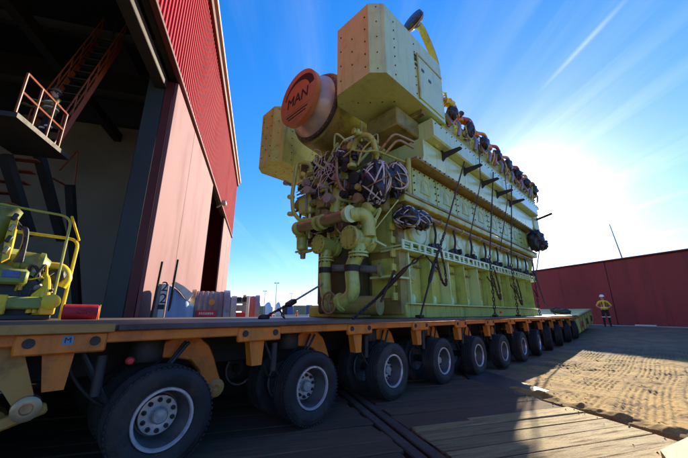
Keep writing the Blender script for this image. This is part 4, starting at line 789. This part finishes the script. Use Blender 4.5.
loom(FY(341, 157, 4.3), (.3, .3, .3), 23, 5); wt_ = MB(); q = random.Random(5)
for k in range(16):
    a = FY(q.uniform(312, 340), q.uniform(158, 190), 4.35); pts = [a + Vector((.30 * math.cos(k + t * 2.2) * (.5 + .5 * q.random()), -.05, .26 * math.sin(k * 1.7 + t * 2.0))) for t in (0, .5, 1, 1.5, 2)]; wt_.tube(smooth_path(pts, 4), .007, 5)
E('loose_wires', wt_, m_tape)['kind'] = 'stuff'
ct = MB(); q = random.Random(9)
for k in range(46):
    x = q.uniform(-6.2, -3.7); z = q.uniform(2.7, 5.2); a = Vector((x, 4.62 + q.uniform(-.15, .1), z)); ct.tube(smooth_path([a, a + Vector((q.uniform(-.3, .3), q.uniform(-.2, 0), q.uniform(-.3, .3))), a + Vector((q.uniform(-.6, .6), .05, q.uniform(-.5, .5)))], 5), q.uniform(.01, .035), 6)
E('small_bore_piping', ct, m_engb)['kind'] = 'stuff'
for k in range(44):
    q = random.Random(500 + k); p = Vector((q.uniform(-6.1, -3.75), q.uniform(4.25, 4.65), q.uniform(2.75, 5.0))); pts = [p.copy()]
    for j_ in range(q.randint(2, 4)):
        ax_ = q.choice([0, 2, 2, 0, 1]); st_ = q.uniform(.15, .55) * q.choice([-1, 1]); p = p.copy(); p[ax_] += st_ if ax_ != 1 else abs(st_) * .4; p.x = min(-3.6, max(-6.3, p.x)); p.z = min(5.2, max(2.6, p.z)); pts.append(p)
    r_ = q.choice([.012, .016, .022, .03, .042]); pr_ = E('bent_pipe', MB().tube(rounded(pts, .06, 4), r_, 8), q.choice([m_eng, m_engy, m_eng, m_tan, m_black, m_engb, m_grey]))
    if r_ > .015: E('union', MB().lathe([(-.025, r_ * 1.9), (.025, r_ * 1.9)], pts[0].lerp(pts[1], .5), pts[1] - pts[0] if (pts[1] - pts[0]).length > .01 else (0, 0, 1), 6), m_engd, pr_)
for k in range(26):
    q = random.Random(900 + k); p = Vector((q.uniform(-5.9, -3.8), q.uniform(4.1, 4.5), q.uniform(2.8, 4.9))); r_ = q.uniform(.04, .1); d_ = q.choice([(0, -1, 0), (0, 0, 1), (1, 0, 0), (-.3, -1, .1)])
    E('valve', MB().lathe([(-.1, r_ * .6), (-.03, r_ * .6), (-.03, r_), (.02, r_), (.02, r_ * .5), (.07, r_ * .5), (.07, r_ * .85), (.09, r_ * .85), (.09, 0)], p, d_, 12), q.choice([m_eng, m_engy, m_pinkmetal, m_engd, m_tan, m_black]))
for k in range(22):
    a = Vector((q.uniform(-6.2, -4.0), 4.6, q.uniform(2.9, 5.1))); E('instrument', MB().box(a, (q.uniform(.08, .3), q.uniform(.1, .35), q.uniform(.1, .3)), None, .02), random.Random(k).choice([m_eng, m_engd, m_engy, m_black, m_tan]))

# ------------------------------------------------------------------ lashings
def link_chain(mb, a, b, r=.05, w=.016):
    a = Vector(a); b = Vector(b); d = b - a; n = max(2, int(d.length / (r * 2.0))); q = d.normalized().to_track_quat('Z', 'Y').to_matrix()
    for k in range(n):
        c = a + d * (k + .5) / n; tw = Matrix.Rotation(math.pi / 2 * (k % 2), 3, 'Z')
        mb.tube([c + q @ tw @ Vector((math.sin(t) * r * .55, 0, math.cos(t) * r * 1.25)) for t in [2 * math.pi * i / 10 for i in range(11)]], w, 5, False)
def lashing(label, top, mid, bot, chain_from, turn=True, chainy=False, hang=True):
    root = thing('lashing', bot, label, 'lashing', None); top, mid, bot = Vector(top), Vector(mid), Vector(bot)
    if not chainy: MB().tube([top, mid], .019, 6).build('webbing', m_strap, root)
    c = MB(); link_chain(c, mid, chain_from, .045, .014); c.build('chain', m_chain, root)
    if turn: MB().lathe([(0, .02), (.03, .035), (.1, .04), (.45, .04), (.52, .03), (.55, .02)], chain_from, bot - Vector(chain_from), 10).build('turnbuckle', m_chain, root); MB().tube([Vector(chain_from), bot], .02, 6).build('rod', m_chain, root)
    else: c = MB(); link_chain(c, chain_from, bot, .045, .014); c.build('lower_chain', m_chain, root)
    if hang:
        h = MB(); p = [Vector(chain_from) + Vector((.03, .05, .1)), Vector(chain_from) + Vector((.05, .14, -.3)), Vector(chain_from) + Vector((.05, .32, -.42)), Vector(chain_from) + Vector((.03, .38, -.1)), Vector(chain_from) + Vector((.0, .3, .35))]
        sp = smooth_path(p, 3)
        for i in range(len(sp) - 1): link_chain(h, sp[i], sp[i + 1], .035, .012)
        h.build('slack_chain', m_chain, root)
    MB().tube([Vector(chain_from) + Vector((0, -.3, .12)), Vector(chain_from) + Vector((.02, .1, -.12))], .018, 6).build('tension_bar', m_chain, root)
    MB().box(bot + Vector((0, 0, .03)), (.12, .12, .05), None, .01).build('deck_ring', m_chain, root)
    return root
XL = -3.0
lashing('dark lashing with slack chain loop over the first engine bays', (-2.9, 7.25, 5.0), (-3.12, 6.25, 2.95), (-3.02, 4.85, TZ + .01), (-3.14, 5.72, 2.2))
lashing('thick doubled chain lashing at the middle of the engine side', (-2.88, 9.3, 5.4), (-3.05, 8.6, 2.75), (-3.02, 8.35, TZ + .01), (-3.03, 8.45, 2.0), turn=False)
lashing('lashing with slack chain beyond the doubled chain', (-2.88, 11.0, 5.5), (-3.05, 10.3, 2.7), (-3.02, 10.15, TZ + .01), (-3.03, 10.2, 1.9), turn=False)
lashing('lashing at the far end of the engine with a rope trailing to the deck', (-3.0, 14.6, 4.4), (-3.1, 12.9, 2.4), (-3.05, 12.55, TZ + .01), (-3.08, 12.7, 1.9), turn=False, hang=False)
for i, yy in enumerate((8.0, 10.1)):
    tag(MB().tube([(-2.88, yy + .4, 6.2), (-2.86, yy + .1, 4.7), (-3.1, yy - .5, 3.0)], .013, 6).build('tie_cable', m_strap), ('thin tie cable dropping past the second black support arm', 'thin tie cable dropping past the black arms further along the engine')[i], 'cable')
tag(MB().tube([(-3.05, 12.8, 2.6), (-3.0, 13.2, 1.6), (-2.95, 14.3, TZ + .04)], .02, 6).build('guy_rope', m_strap), 'pale rope slanting from the far lashing to the deck', 'rope')
a = FY(407, 267, 4.4); b = FY(375, 300, 4.2); d_ = Vector((-3.15, 3.3, TZ + .02))
fr = thing('chain_lashing', d_, 'heavy chain and tensioner slanting across the engine front corner to the deck', 'lashing'); c = MB(); link_chain(c, FY(423, 255, 4.6), a, .05, .018); c.build('upper_chain', m_chain, fr); c = MB(); link_chain(c, b, d_, .04, .014); c.build('lower_chain', m_chain, fr)
MB().lathe([(0, .02), (.05, .036), (.3, .04), (.5, .036), ((b - a).length, .02)], a, b - a, 10).build('tensioner', m_chain, fr); MB().tube([a.lerp(b, .3) + Vector((-.05, 0, .12)), a.lerp(b, .8) + Vector((.02, -.05, -.15))], .022, 6).build('tension_bar', m_chain, fr)
fl_ = onZ(258, 321.5, TZ); fl_ = Vector((-4.2, 2.35, TZ + .02)); p1 = FY(324, 283, 4.25); p0 = onY(258, 321, 2.6); q0 = onY(291, 303, 3.55)
rl = thing('rod_lashing', p0, 'tensioned rod and chain running from the engine front low to the deck', 'lashing')
MB().tube([p1, q0], .02, 8).build('rod', m_grey, rl); c = MB(); link_chain(c, q0, p0, .032, .012); link_chain(c, q0.lerp(p0, .4), onY(286, 321, 3.3), .032, .012); c.build('chain', m_chain, rl); MB().box(q0, (.16, .2, .09), Matrix.Rotation(.5, 3, 'X'), .02).build('ratchet', m_chain, rl); MB().blob(p0 + Vector((0, .1, .05)), (.13, .2, .09), 4, .1).build('shackle', m_chain, rl)

# ------------------------------------------------------------------ machine, roll on the deck
XM = -5.9
mp_ = thing('hydraulic_power_pack', (XM - .4, -0.3, TZ), 'yellow and green hydraulic power pack inside a tubular guard on the trailer deck', 'power pack')
def MX(x, y, X=XM): return onX(x, y, X)
m_grail = mat('olive guard rail', (0.40, 0.40, 0.05), 0.45, 0, (0.3, 0.3, 0.04), 5, 0.6)
yb = MX(50, 318).y
MB().bx(XM - 1.3, XM, -2.4, yb, TZ + .004, TZ + .07, .01).build('base_frame', m_darksteel, mp_); MB().bx(XM - 1.3, XM + .02, -2.4, yb - .02, TZ + .14, TZ + .30, .02).build('base_rail', m_plant, mp_)
for xx, yy in ((XM - .02, yb - .03), (XM - 1.2, yb - .03), (XM - .02, yb - .5), (XM - .02, yb - 1.1)): MB().bx(xx - .05, xx + .05, yy - .1, yy + .06, TZ + .07, TZ + .32, .015).build('corner_foot', m_raily, mp_)
MB().lathe([(-.06, .10), (.06, .10), (.07, .07), (.07, 0)], (XM + .03, yb - .03, TZ + .24), (1, 0, 0), 14).build('lifting_lug', m_raily, mp_)
g1 = [MX(50, 312), MX(72, 217), MX(0, 204), MX(-60, 193)]; MB().tube(rounded(g1, .14), .016, 8).build('guard_rail', m_grail, mp_)
g2 = [MX(59, 322, XM - .9), MX(79, 240, XM - .9), MX(28, 233, XM - .9), MX(-60, 222, XM - .9)]; MB().tube(rounded(g2, .14), .024, 8).build('guard_rail', m_raily, mp_)
MB().tube([MX(72, 217), MX(79, 240, XM - .9)], .018, 8).build('guard_rail', m_raily, mp_)
MB().bx(XM - 1.1, XM - .2, -2.3, MX(18, 300).y, TZ + .32, TZ + .95, .08).build('engine_block', m_plant, mp_)
c = MX(11, 297, XM - .12); MB().lathe([(-.02, 0), (-.01, .30), (.02, .32), (.12, .32)], c, (-1, 0, 0), 28).build('flywheel_cover', m_black, mp_); MB().lathe([(-.02, .32), (.0, .37), (.12, .37), (.14, .32)], c, (-1, 0, 0), 28, False).build('flywheel_ring', m_plant, mp_)
c = MX(9, 277, XM - .1); MB().box(c, (.3, .36, .2), None, .03).build('control_box', m_plant, mp_); MB().box(c + Vector((.155, .02, .03)), (.01, .16, .09), None, .003).build('display', m_shinyblue, mp_)
c = MX(27, 264, XM - .35); fb_ = MB().lathe([(-.24, .06), (-.22, .165), (-.12, .17), (-.11, .185), (-.06, .185), (-.05, .17), (.10, .17), (.11, .185), (.16, .185), (.18, .13), (.24, .08)], c, (0, 1, -.06), 24).build('air_filter', m_plant, mp_)
MB().tube([c + Vector((0, -.62, .07)), c + Vector((0, -.2, .02))], .10, 14).build('intake_hose', m_black, mp_); MB().tube(smooth_path([c + Vector((0, .22, 0)), c + Vector((0, .38, -.02)), c + Vector((.03, .46, -.16)), c + Vector((.02, .42, -.3))]), .06, 10).build('elbow', m_raily, mp_)
MB().prism([MX(1, 262), MX(9, 258), MX(18, 219), MX(16, 213), MX(12, 216), MX(5, 238)], (-.35, 0, 0)).build('yellow_arm', m_raily, mp_)
for k in range(4): a_ = MX(6 + 3 * k, 250 - 11 * k); MB().box(a_ + Vector((.01, 0, 0)), (.05, .05, .10), Matrix.Rotation(-.3, 3, 'X'), .01).build('arm_clip', m_black if k % 2 else m_tan, mp_)
MB().lathe([(-.25, .0), (-.25, .15), (.25, .15), (.28, .1), (.28, 0)], MX(-2, 224, XM - .3), (0, .25, 1), 18).build('tank', m_plant, mp_)
for k in range(5): MB().tube(smooth_path([MX(14 + 2 * k, 262, XM - .15), MX(22 + 1.3 * k, 246 - 2 * k, XM - .15), MX(24 + .6 * k, 232 - k, XM - .15), MX(17, 221 + 2 * k, XM - .15)]), .014, 6).build('hose', m_black, mp_)
for k in range(46):
    q = random.Random(2000 + k); x_ = q.uniform(18, 52); y_ = q.uniform(268, 312); r_ = q.uniform(.02, .055); c = MX(x_, y_, XM - q.uniform(.05, .5)); MB().lathe([(-.08, r_ * .7), (-.03, r_ * .7), (-.03, r_), (.02, r_), (.02, r_ * .6), (.07, r_ * .6), (.07, 0)], c, q.choice([(1, 0, 0), (0, 1, 0), (0, 0, 1), (.5, .5, .4)]), 10).build('fitting', q.choice([m_raily, m_raily, m_raily, m_black, m_plant, m_grey]), mp_)
for k in range(16):
    q = random.Random(2100 + k); pts = [MX(q.uniform(12, 54), q.uniform(262, 312), XM - q.uniform(.05, .35)) for _ in range(4)]; MB().tube(smooth_path(sorted(pts, key=lambda v: v.y), 5), q.uniform(.01, .022), 7).build('hose', q.choice([m_black, m_raily, m_raily, m_black]), mp_)
for k in range(4): MB().tube(smooth_path([MX(28 + 6 * k, 313, XM - .05), MX(32 + 5 * k, 298, XM - .05), MX(42 + 2 * k, 288 - 2 * k, XM - .1), MX(46, 274, XM - .2)]), .03, 8).build('manifold_pipe', m_raily, mp_)
c = MX(54, 276, XM - .3); MB().lathe([(-.1, .05), (-.05, .09), (.05, .10), (.12, .06), (.14, 0)], c, (.3, 1, .2), 12).build('gauge_head', m_black, mp_)
r0, r1 = onX(61, 316.5, -5.6), onX(97, 316.5, -5.6); rd = .10; r0.z = r1.z = TZ + rd + .006
rr_ = thing('red_roll', (r0 + r1) / 2 - Vector((0, 0, rd)), 'red roll with black scribbled marks lying on the deck beside the power pack', 'roll')
MB().lathe([(0, 0), (0, rd * .9), (.01, rd), ((r1 - r0).length - .01, rd), ((r1 - r0).length, rd * .9), ((r1 - r0).length, 0)], r0, r1 - r0, 24).build('cover', m_redroll, rr_)
sc = MB(); q = random.Random(4); px = Vector((1, 0, 0)) * (rd + .001)
for k in range(9):
    y0 = r0.y + (r1.y - r0.y) * (.28 + .055 * k); pts = []
    for i in range(5): t = q.uniform(-.35, .45); pts.append(Vector((r0.x, y0 + .02 * i, r0.z)) + Vector((math.cos(t) * (rd + .001), 0, math.sin(t) * (rd + .001))))
    sc.tube(pts, .002, 4)
sc.build('scribble', m_logo, rr_)['kind'] = 'stuff'
MB().tube([r1 + Vector((.02, .015, -rd)), r1 + Vector((.02, .012, rd))], .006, 6).build('pin', m_raily, rr_)

# ------------------------------------------------------------------ things standing behind the trailer
def stand(x0, x1, dist): a = at_az(x0, dist); b = at_az(x1, dist); return a, b, (b - a).normalized()
def z_at(x, y, dist): r = ray(x, y); h = math.hypot(r.x, r.y); return CH + dist * r.z / h
DB = 11.3
a, b, e = stand(152.5, 164.5, DB); nn = Vector((0, 0, 1)).cross(e); ztop = z_at(158, 284, DB); ER = Matrix(((e.x, nn.x, 0), (e.y, nn.y, 0), (0, 0, 1)))
gp = thing('gauge_post', (a + b) / 2, 'grey height gauge board with figures standing between two thin poles', 'gauge')
MB().box((a + b) / 2 + Vector((0, 0, ztop / 2)), ((b - a).length * .95, .12, ztop), ER, .01).build('board', mat('weathered board', (0.20, 0.20, 0.23), 0.8, 0, (0.36, 0.34, 0.33), 2, .8, (.06, .05, .05), .5, 3), gp)
MB().box(a.lerp(b, .66) + nn * -.065 + Vector((0, 0, ztop * .5)), ((b - a).length * .5, .01, ztop * .98), ER).build('scale_strip', m_white, gp)
MB().box(a.lerp(b, .6) + nn * -.07 + Vector((0, 0, z_at(158, 307, DB))), ((b - a).length * .55, .02, .14), ER).build('band', m_logo, gp)
for yy in (287, 299): put_text('2', .42, .004, m_logo, gp, a.lerp(b, .68) + nn * -.075 + Vector((0, 0, z_at(162, yy, DB))), e, (0, 0, 1))
for x, y in ((154, 261), (170, 259)): p = at_az(x - (4 if x < 160 else 3), DB - .25); q = at_az(x, DB - .25); MB().tube([p, Vector((q.x, q.y, z_at(x, y, DB - .25)))], .035, 6).build('pole', m_darksteel, gp)
# tarpaulin-covered load: draped sheet over a tapered stack
a, b, e = stand(166, 192, DB + .6); nn = Vector((0, 0, 1)).cross(e); L = (b - a).length
tp = MB(); nu, nv = 16, 14; vs = []
for j in range(nv + 1):
    v = j / nv * 2 - 1
    for i in range(nu + 1):
        u_ = i / nu; top = z_at(166, 284, DB) * (1 - u_) ** 1.0 + z_at(192, 306, DB) * u_; h = top * (1 - .85 * max(0, abs(v) - .55) / .45 * 1.0); h = max(.02, h + .06 * math.sin(9 * u_ + 4 * v) * (1 - abs(v)))
        vs.append(a + e * (L * u_) + nn * (1.2 * v + .05 * math.sin(13 * u_ + 7 * j)) + Vector((0, 0, h)))
tp.add(vs, [(j * (nu + 1) + i, j * (nu + 1) + i + 1, (j + 1) * (nu + 1) + i + 1, (j + 1) * (nu + 1) + i) for j in range(nv) for i in range(nu)]); t_ = thing('tarpaulin_load', (a + b) / 2, 'blue tarpaulin draped over a sloping stack beside the gauge board', 'tarpaulin'); tp.build('sheet', m_tarp, t_, smooth=60)
fp_ = []
for x_, y_ in ((167, 283), (171, 281.5), (180, 286), (191, 294), (186, 301), (178, 292)): p_ = at_az(x_, DB - .1); fp_.append(Vector((p_.x, p_.y, z_at(x_, y_, DB - .1))))
MB().prism(fp_, at_az(180, 1.0) * .5).build('white_flap', m_white, t_, smooth=None)
def drum(x0, x1, ytop, dist, label, m, name, signs=True, rim=m_white):
    a, b, e = stand(x0, x1, dist); r = z_at((x0 + x1) / 2, ytop, dist) / 2; nn = Vector((0, 0, 1)).cross(e); root = thing(name, (a + b) / 2, label, 'drum'); o = a + Vector((0, 0, r)) + nn * r * .9; L = (b - a).length
    pr = []; k = 0
    while k * .16 < L: pr += [(k * .16, r * .985), (k * .16 + .04, r * .985), (k * .16 + .06, r), (min(L, k * .16 + .14), r)]; k += 1
    MB().lathe(pr, o, e, 36).build('shell', m, root)
    for t, w in ((0, .07), (L, .1)): MB().lathe([(t - w, r * .97), (t - w, r * 1.05), (t + w, r * 1.05), (t + w, r * .97)], o, e, 36).build('hoop', m_grey if t else m_tan, root)
    return root, o, e, nn, r, L
m_drum = mat('galvanised drum', (0.17, 0.165, 0.18), 0.5, 0.3, (0.24, 0.21, 0.21), 1.2, .8, (0.33, 0.03, 0.035), .85, 1.3, stretch=(1, 1, .5))
root, o, e, nn, r, L = drum(191, 226, 289.5, DB + .3, 'large grey ribbed drum with red paint stains and a small red sign', m_drum, 'steel_drum')
c = o + e * (L * .42) - nn * (r * 1.02) + Vector((0, 0, -r * .15)); c.z = z_at(206, 313.5, DB - .6); MB().box(c, (.62, .03, .2), Matrix(((e.x, nn.x, 0), (e.y, nn.y, 0), (0, 0, 1))), .005).build('sign', m_redbox, root)
for k in range(8): MB().box(c - nn * .018 + e * (-.2 + .057 * k), (.035, .006, .07), Matrix(((e.x, nn.x, 0), (e.y, nn.y, 0), (0, 0, 1)))).build('sign_mark', m_white, root)
c = o + e * (L * .55) - nn * (r * .985) ; c.z = z_at(210, 302, DB); MB().lathe([(0, .10), (.03, .1), (.04, 0)], c, -nn, 14).build('badge', m_orcap, root)
drum(227, 233, 296, DB + 1.2, 'short grey drum behind the large stained drum', m_drum, 'small_drum')
drum(243, 257, 295, DB + 5, 'upright-edged pink and red tank beyond the drums', mat('pink tank', (0.52, 0.16, 0.13), .55, 0, (0.40, .1, .08), 1.5, .7), 'red_tank', rim=m_pinkmetal)
a, b, e = stand(233, 247, DB + 3); nn = Vector((0, 0, 1)).cross(e); ER = Matrix(((e.x, nn.x, 0), (e.y, nn.y, 0), (0, 0, 1))); zt = z_at(240, 296, DB + 3)
cb_ = thing('cargo_crate', (a + b) / 2, 'white framed crate with dark slots and red boards beside the drums', 'crate')
for t in (0, 1): MB().box(a.lerp(b, t) + Vector((0, 0, zt / 2)), (.12, .12, zt), ER, .01).build('post', m_white, cb_)
for k in range(6): MB().box((a + b) / 2 + nn * .1 + Vector((0, 0, zt * (.1 + .16 * k))), ((b - a).length - .1, .06, zt * .13), ER, .01).build('slat', (m_redbox, m_cream, m_tan)[k % 3] if k < 4 else m_grey, cb_)
for k in range(2): MB().box(a.lerp(b, .35 + .4 * k) + nn * .02 + Vector((0, 0, z_at(240, 299.5, DB + 3))), (.18, .08, .2), ER).build('slot', m_logo, cb_)
# distant yard
def container(x0, x1, ytop, dist, m, label):
    a, b, e = stand(x0, x1, dist); nn = Vector((0, 0, 1)).cross(e); h = z_at((x0 + x1) / 2, ytop, dist); root = thing('container', (a + b) / 2, label, 'container', 'containers across the yard'); ER = Matrix(((e.x, nn.x, 0), (e.y, nn.y, 0), (0, 0, 1)))
    MB().box((a + b) / 2 + nn * 1.3 + Vector((0, 0, h / 2)), ((b - a).length, 2.5, h), ER, .04).build('shell', m, root); L = (b - a).length
    for k in range(int(L / .6)): MB().box(a + e * (.3 + .6 * k) + nn * .03 + Vector((0, 0, h / 2)), (.3, .06, h * .86), ER).build('wall_rib', m, root)
for args in [(257, 265, 306, 150, m_greenb, 'small dark container left of the domed tanks'), (282, 287, 305.5, 160, m_darksteel, 'dark container under the lamp posts'), (287, 293, 306, 158, m_blueb, 'blue container next to the dull green one'), (293, 306, 305.5, 150, m_greenb, 'long dull green container across the yard'), (306, 312, 305, 152, m_blueb, 'deep blue container across the yard'), (312, 328, 306, 145, m_grey, 'grey container nearest the engine pipes')]: container(*args)
for i, (x, w, lab) in enumerate([(268, 4.5, 'pale domed tank left of the tall lamp post'), (278, 3.5, 'pale domed tank right of the tall lamp post'), (288, 3.2, 'pale domed tank behind the blue container'), (258.5, 2.5, 'small pale domed tank beside the pink tank')]):
    c = at_az(x, 170); r = w * 170 / 330; h = z_at(x, 302, 170); tag(MB().lathe([(0, r), (h * .62, r), (h * .8, r * .82), (h * .94, r * .45), (h, .01)], c, (0, 0, 1), 20).build('storage_tank', mat('tank white', (0.62, 0.62, 0.64), .5, .2)), lab, 'tank', 'domed tanks in the far yard')
for x, yt, dist, lab in ((275, 283, 120, 'tall lamp post with twin heads across the yard'), (263.5, 291, 150, 'shorter lamp post left of the tall one'), (290.5, 293.5, 170, 'slim lamp post right of the tall one')):
    c = at_az(x, dist); h = z_at(x, yt, dist); lp = thing('lamp_post', c, lab, 'lamp post'); MB().tube([c, c + Vector((0, 0, h))], [.2, .1], 8).build('pole', m_grey, lp)
    ex = _Rt
    for sg in (-1, 1): MB().box(c + ex * sg * .55 + Vector((0, 0, h)), (.9, .5, .25), None, .05).build('lamp_head', m_darksteel, lp)
a = at_az(240, 130); b = at_az(335, 130); tag(MB().prism([a, b, b + Vector((0, 0, .95)), a + Vector((0, 0, .95))], (.1, .3, 0)).build('yard_kerb_wall', m_cream, smooth=None), 'low cream wall running across the far yard', 'wall')
for i, x in enumerate((265.5, 267.5, 271)): c = at_az(x, 90); tag(MB().lathe([(0, .45), (.9, .5), (1.0, .35), (1.1, .35), (1.12, 0)], c, (0, 0, 1), 12).build('red_barrel', m_redbox), 'red barrel standing in the far yard below the domed tanks', 'barrel', 'red barrels in the far yard')
a, b, e = stand(308, 328, 110); nn = Vector((0, 0, 1)).cross(e); h = z_at(318, 309, 110); tag(MB().prism([a, b, b + Vector((0, 0, h * .7)), a.lerp(b, .3) + Vector((0, 0, h * .75)), a.lerp(b, .15) + Vector((0, 0, h * .45)), a + Vector((0, 0, h * .4))], nn * 2).build('parked_van', m_white, smooth=None), 'pale van parked in the yard near the engine foot', 'van')

# ------------------------------------------------------------------ people
def person(name, label, org, face, mats, pose, helmet):
    """one skinned body; mats: fn(local point)->material index"""
    J = {'pel': (0, 0, .95, .125, .10), 'waist': (0, 0, 1.12, .135, .10), 'chest': (0, .01, 1.32, .165, .115), 'shd': (0, 0, 1.44, .11, .08), 'neck': (0, .01, 1.51, .055, .055), 'headb': (0, .02, 1.58, .075, .085), 'head': (0, .02, 1.68, .082, .10), 'top': (0, .01, 1.76, .06, .07)}
    for s_, sx in (('l', -1), ('r', 1)):
        J.update({'hip' + s_: (sx * .10, 0, .90, .095, .095), 'knee' + s_: (sx * .12, .02, .50, .065, .068), 'ank' + s_: (sx * .13, -.01, .10, .045, .05), 'heel' + s_: (sx * .13, -.0, .055, .045, .05), 'toe' + s_: (sx * .145, .17, .04, .045, .035), 'sh' + s_: (sx * .19, 0, 1.42, .07, .07), 'elb' + s_: (*pose['elb' + s_], .045, .045), 'wri' + s_: (*pose['wri' + s_], .03, .027), 'palm' + s_: (*pose['palm' + s_], .04, .022)})
        w = Vector(pose['wri' + s_]); p = Vector(pose['palm' + s_]); d = (p - w).normalized(); side = d.cross(Vector((0, 1, .2))).normalized()
        for i in range(4):
            k0 = p + d * .03 + side * (.03 - .02 * i); k1 = k0 + d * (.045 + .008 * (i in (1, 2))) + Vector((0, .01, -.005)); k2 = k1 + d * .03 + Vector((0, .012, -.012)); J[f'f{i}a{s_}'] = (*k0, .010, .010); J[f'f{i}b{s_}'] = (*k1, .009, .009); J[f'f{i}c{s_}'] = (*k2, .008, .008)
        t0 = w + d * .04 + side * .035; J['t0' + s_] = (*t0, .012, .012); J['t1' + s_] = (*(t0 + side * .025 + d * .03), .010, .010)
    ed = [('pel', 'waist'), ('waist', 'chest'), ('chest', 'shd'), ('shd', 'neck'), ('neck', 'headb'), ('headb', 'head'), ('head', 'top')]
    for s_ in 'lr':
        ed += [('pel', 'hip' + s_), ('hip' + s_, 'knee' + s_), ('knee' + s_, 'ank' + s_), ('ank' + s_, 'heel' + s_), ('heel' + s_, 'toe' + s_), ('shd', 'sh' + s_), ('sh' + s_, 'elb' + s_), ('elb' + s_, 'wri' + s_), ('wri' + s_, 'palm' + s_), ('wri' + s_, 't0' + s_), ('t0' + s_, 't1' + s_)]
        for i in range(4): ed += [('palm' + s_, f'f{i}a{s_}'), (f'f{i}a{s_}', f'f{i}b{s_}'), (f'f{i}b{s_}', f'f{i}c{s_}')]
    ks = list(J); me = bpy.data.meshes.new('body'); me.from_pydata([J[k][:3] for k in ks], [(ks.index(a), ks.index(b)) for a, b in ed], [])
    o = bpy.data.objects.new('body', me); C.objects.link(o); md = o.modifiers.new('skin', 'SKIN'); md.use_smooth_shade = True
    for i, k in enumerate(ks): sv = me.skin_vertices[0].data[i]; sv.radius = J[k][3:5]; sv.use_root = (k == 'pel')
    sb = o.modifiers.new('sub', 'SUBSURF'); sb.levels = 2; sb.render_levels = 2
    bpy.context.view_layer.update(); dg = bpy.context.evaluated_depsgraph_get(); nm = bpy.data.meshes.new_from_object(o.evaluated_get(dg)); bpy.data.objects.remove(o)
    ml, fn = mats; nm.materials.clear()
    for m in ml: nm.materials.append(m)
    for p in nm.polygons: p.material_index = fn(p.center); p.use_smooth = True
    root = thing(name, org, label, 'person', rotz=face); body = put('body', nm, root, org); z = Vector(org)
    def part(nm_, mb, m): b = put(nm_, mb.mesh(nm_, m), root, org); return b
    fc = MB(); fc.lathe([(0, .022), (.02, .016), (.03, .006)], (0, .105, 1.645), (0, 1, -.2), 8); part('nose', fc, m_skin)
    for sx in (-1, 1): part('eye', MB().blob((sx * .032, .10, 1.67), (.022, .014, .012), 1, 0), m_logo); part('ear', MB().blob((sx * .085, .01, 1.655), (.02, .035, .06), 1, 0), m_skin)
    part('mouth', MB().box((0, .108, 1.605), (.045, .008, .008)), m_redbox); part('hair', MB().blob((0, -.005, 1.685), (.185, .20, .17), 2, .03), mat('dark hair', (.03, .02, .015), .7))
    if helmet: part('helmet', MB().lathe([(0, .135), (.008, .138), (.016, .118), (.07, .112), (.11, .085), (.135, .045), (.142, 0)], (0, .01, 1.70), (0, -.05, 1), 20).prism([(-.07, .12, 1.70), (.07, .12, 1.70), (.05, .185, 1.692), (-.05, .185, 1.692)], (0, 0, .01)), helmet)
    return root, part
def hv(c):
    if c.z > 1.52: return 2
    if abs(c.x) > .20 and c.z < 1.21: return 2
    if c.z > .98: return 0
    return 3 if c.z < .10 else 1
pose1 = {'elbl': (-.34, -.06, 1.19), 'wril': (-.17, .15, 1.06), 'palml': (-.10, .19, 1.05), 'elbr': (.34, -.06, 1.19), 'wrir': (.16, .15, 1.05), 'palmr': (.09, .19, 1.04)}
wpos = onZ(608.5, 327.3, 0.46); fcam = math.atan2(-wpos.x, -wpos.y)
root, part = person('person', 'worker in yellow hi-vis shirt, dark trousers and white helmet before the red wall', Vector((wpos.x, wpos.y, gz(wpos.x, wpos.y) + .02)), math.pi + .15, ([m_hivis, m_navy, m_skin, m_boot], hv), pose1, m_hat)
for z, r in ((1.10, .165),): part('waist_band', MB().lathe([(-.02, r), (.02, r)], (0, 0, z), (0, 0, 1), 20), m_refl)
for sx in (-1, 1): part('knee_band', MB().lathe([(-.022, .083), (.022, .085)], (sx * .118, .018, .56), (0, 0, 1), 14), m_refl); part('brace', MB().box((sx * .08, .125, 1.27), (.045, .02, .3), None, .005), m_navy)
def hd_(c):
    if c.z > 1.52: return 2
    return 0 if c.z > .95 else (3 if c.z < .1 else 1)
pose2 = {'elbl': (-.30, .10, 1.20), 'wril': (-.22, .36, 1.10), 'palml': (-.20, .43, 1.09), 'elbr': (.30, .08, 1.20), 'wrir': (.24, .34, 1.08), 'palmr': (.22, .41, 1.07)}
sp_ = hp(sn(42, 150, .9).dot(BD), SN0 + .95, z_l)
root, part = person('person', 'worker in dark striped workwear on the stair landing inside the hall', sp_, -YAW - 1.9, ([m_olive, m_navy, m_skin, m_boot], hd_), pose2, mat('dark helmet', (.12, .1, .05), .5))
for z, r in ((1.15, .165), (1.30, .185)): part('chest_band', MB().lathe([(-.02, r), (.02, r)], (0, .01, z), (0, 0, 1), 20), m_refl)
for sx in (-1, 1): part('knee_band', MB().lathe([(-.022, .085), (.022, .087)], (sx * .118, .018, .56), (0, 0, 1), 14), m_refl)
c = at_az(296.8, 60); root, part = person('person', 'distant person in red overalls walking across the yard', c, math.pi, ([m_redbox, m_redbox, m_skin, m_boot], hd_), pose1, m_hat)
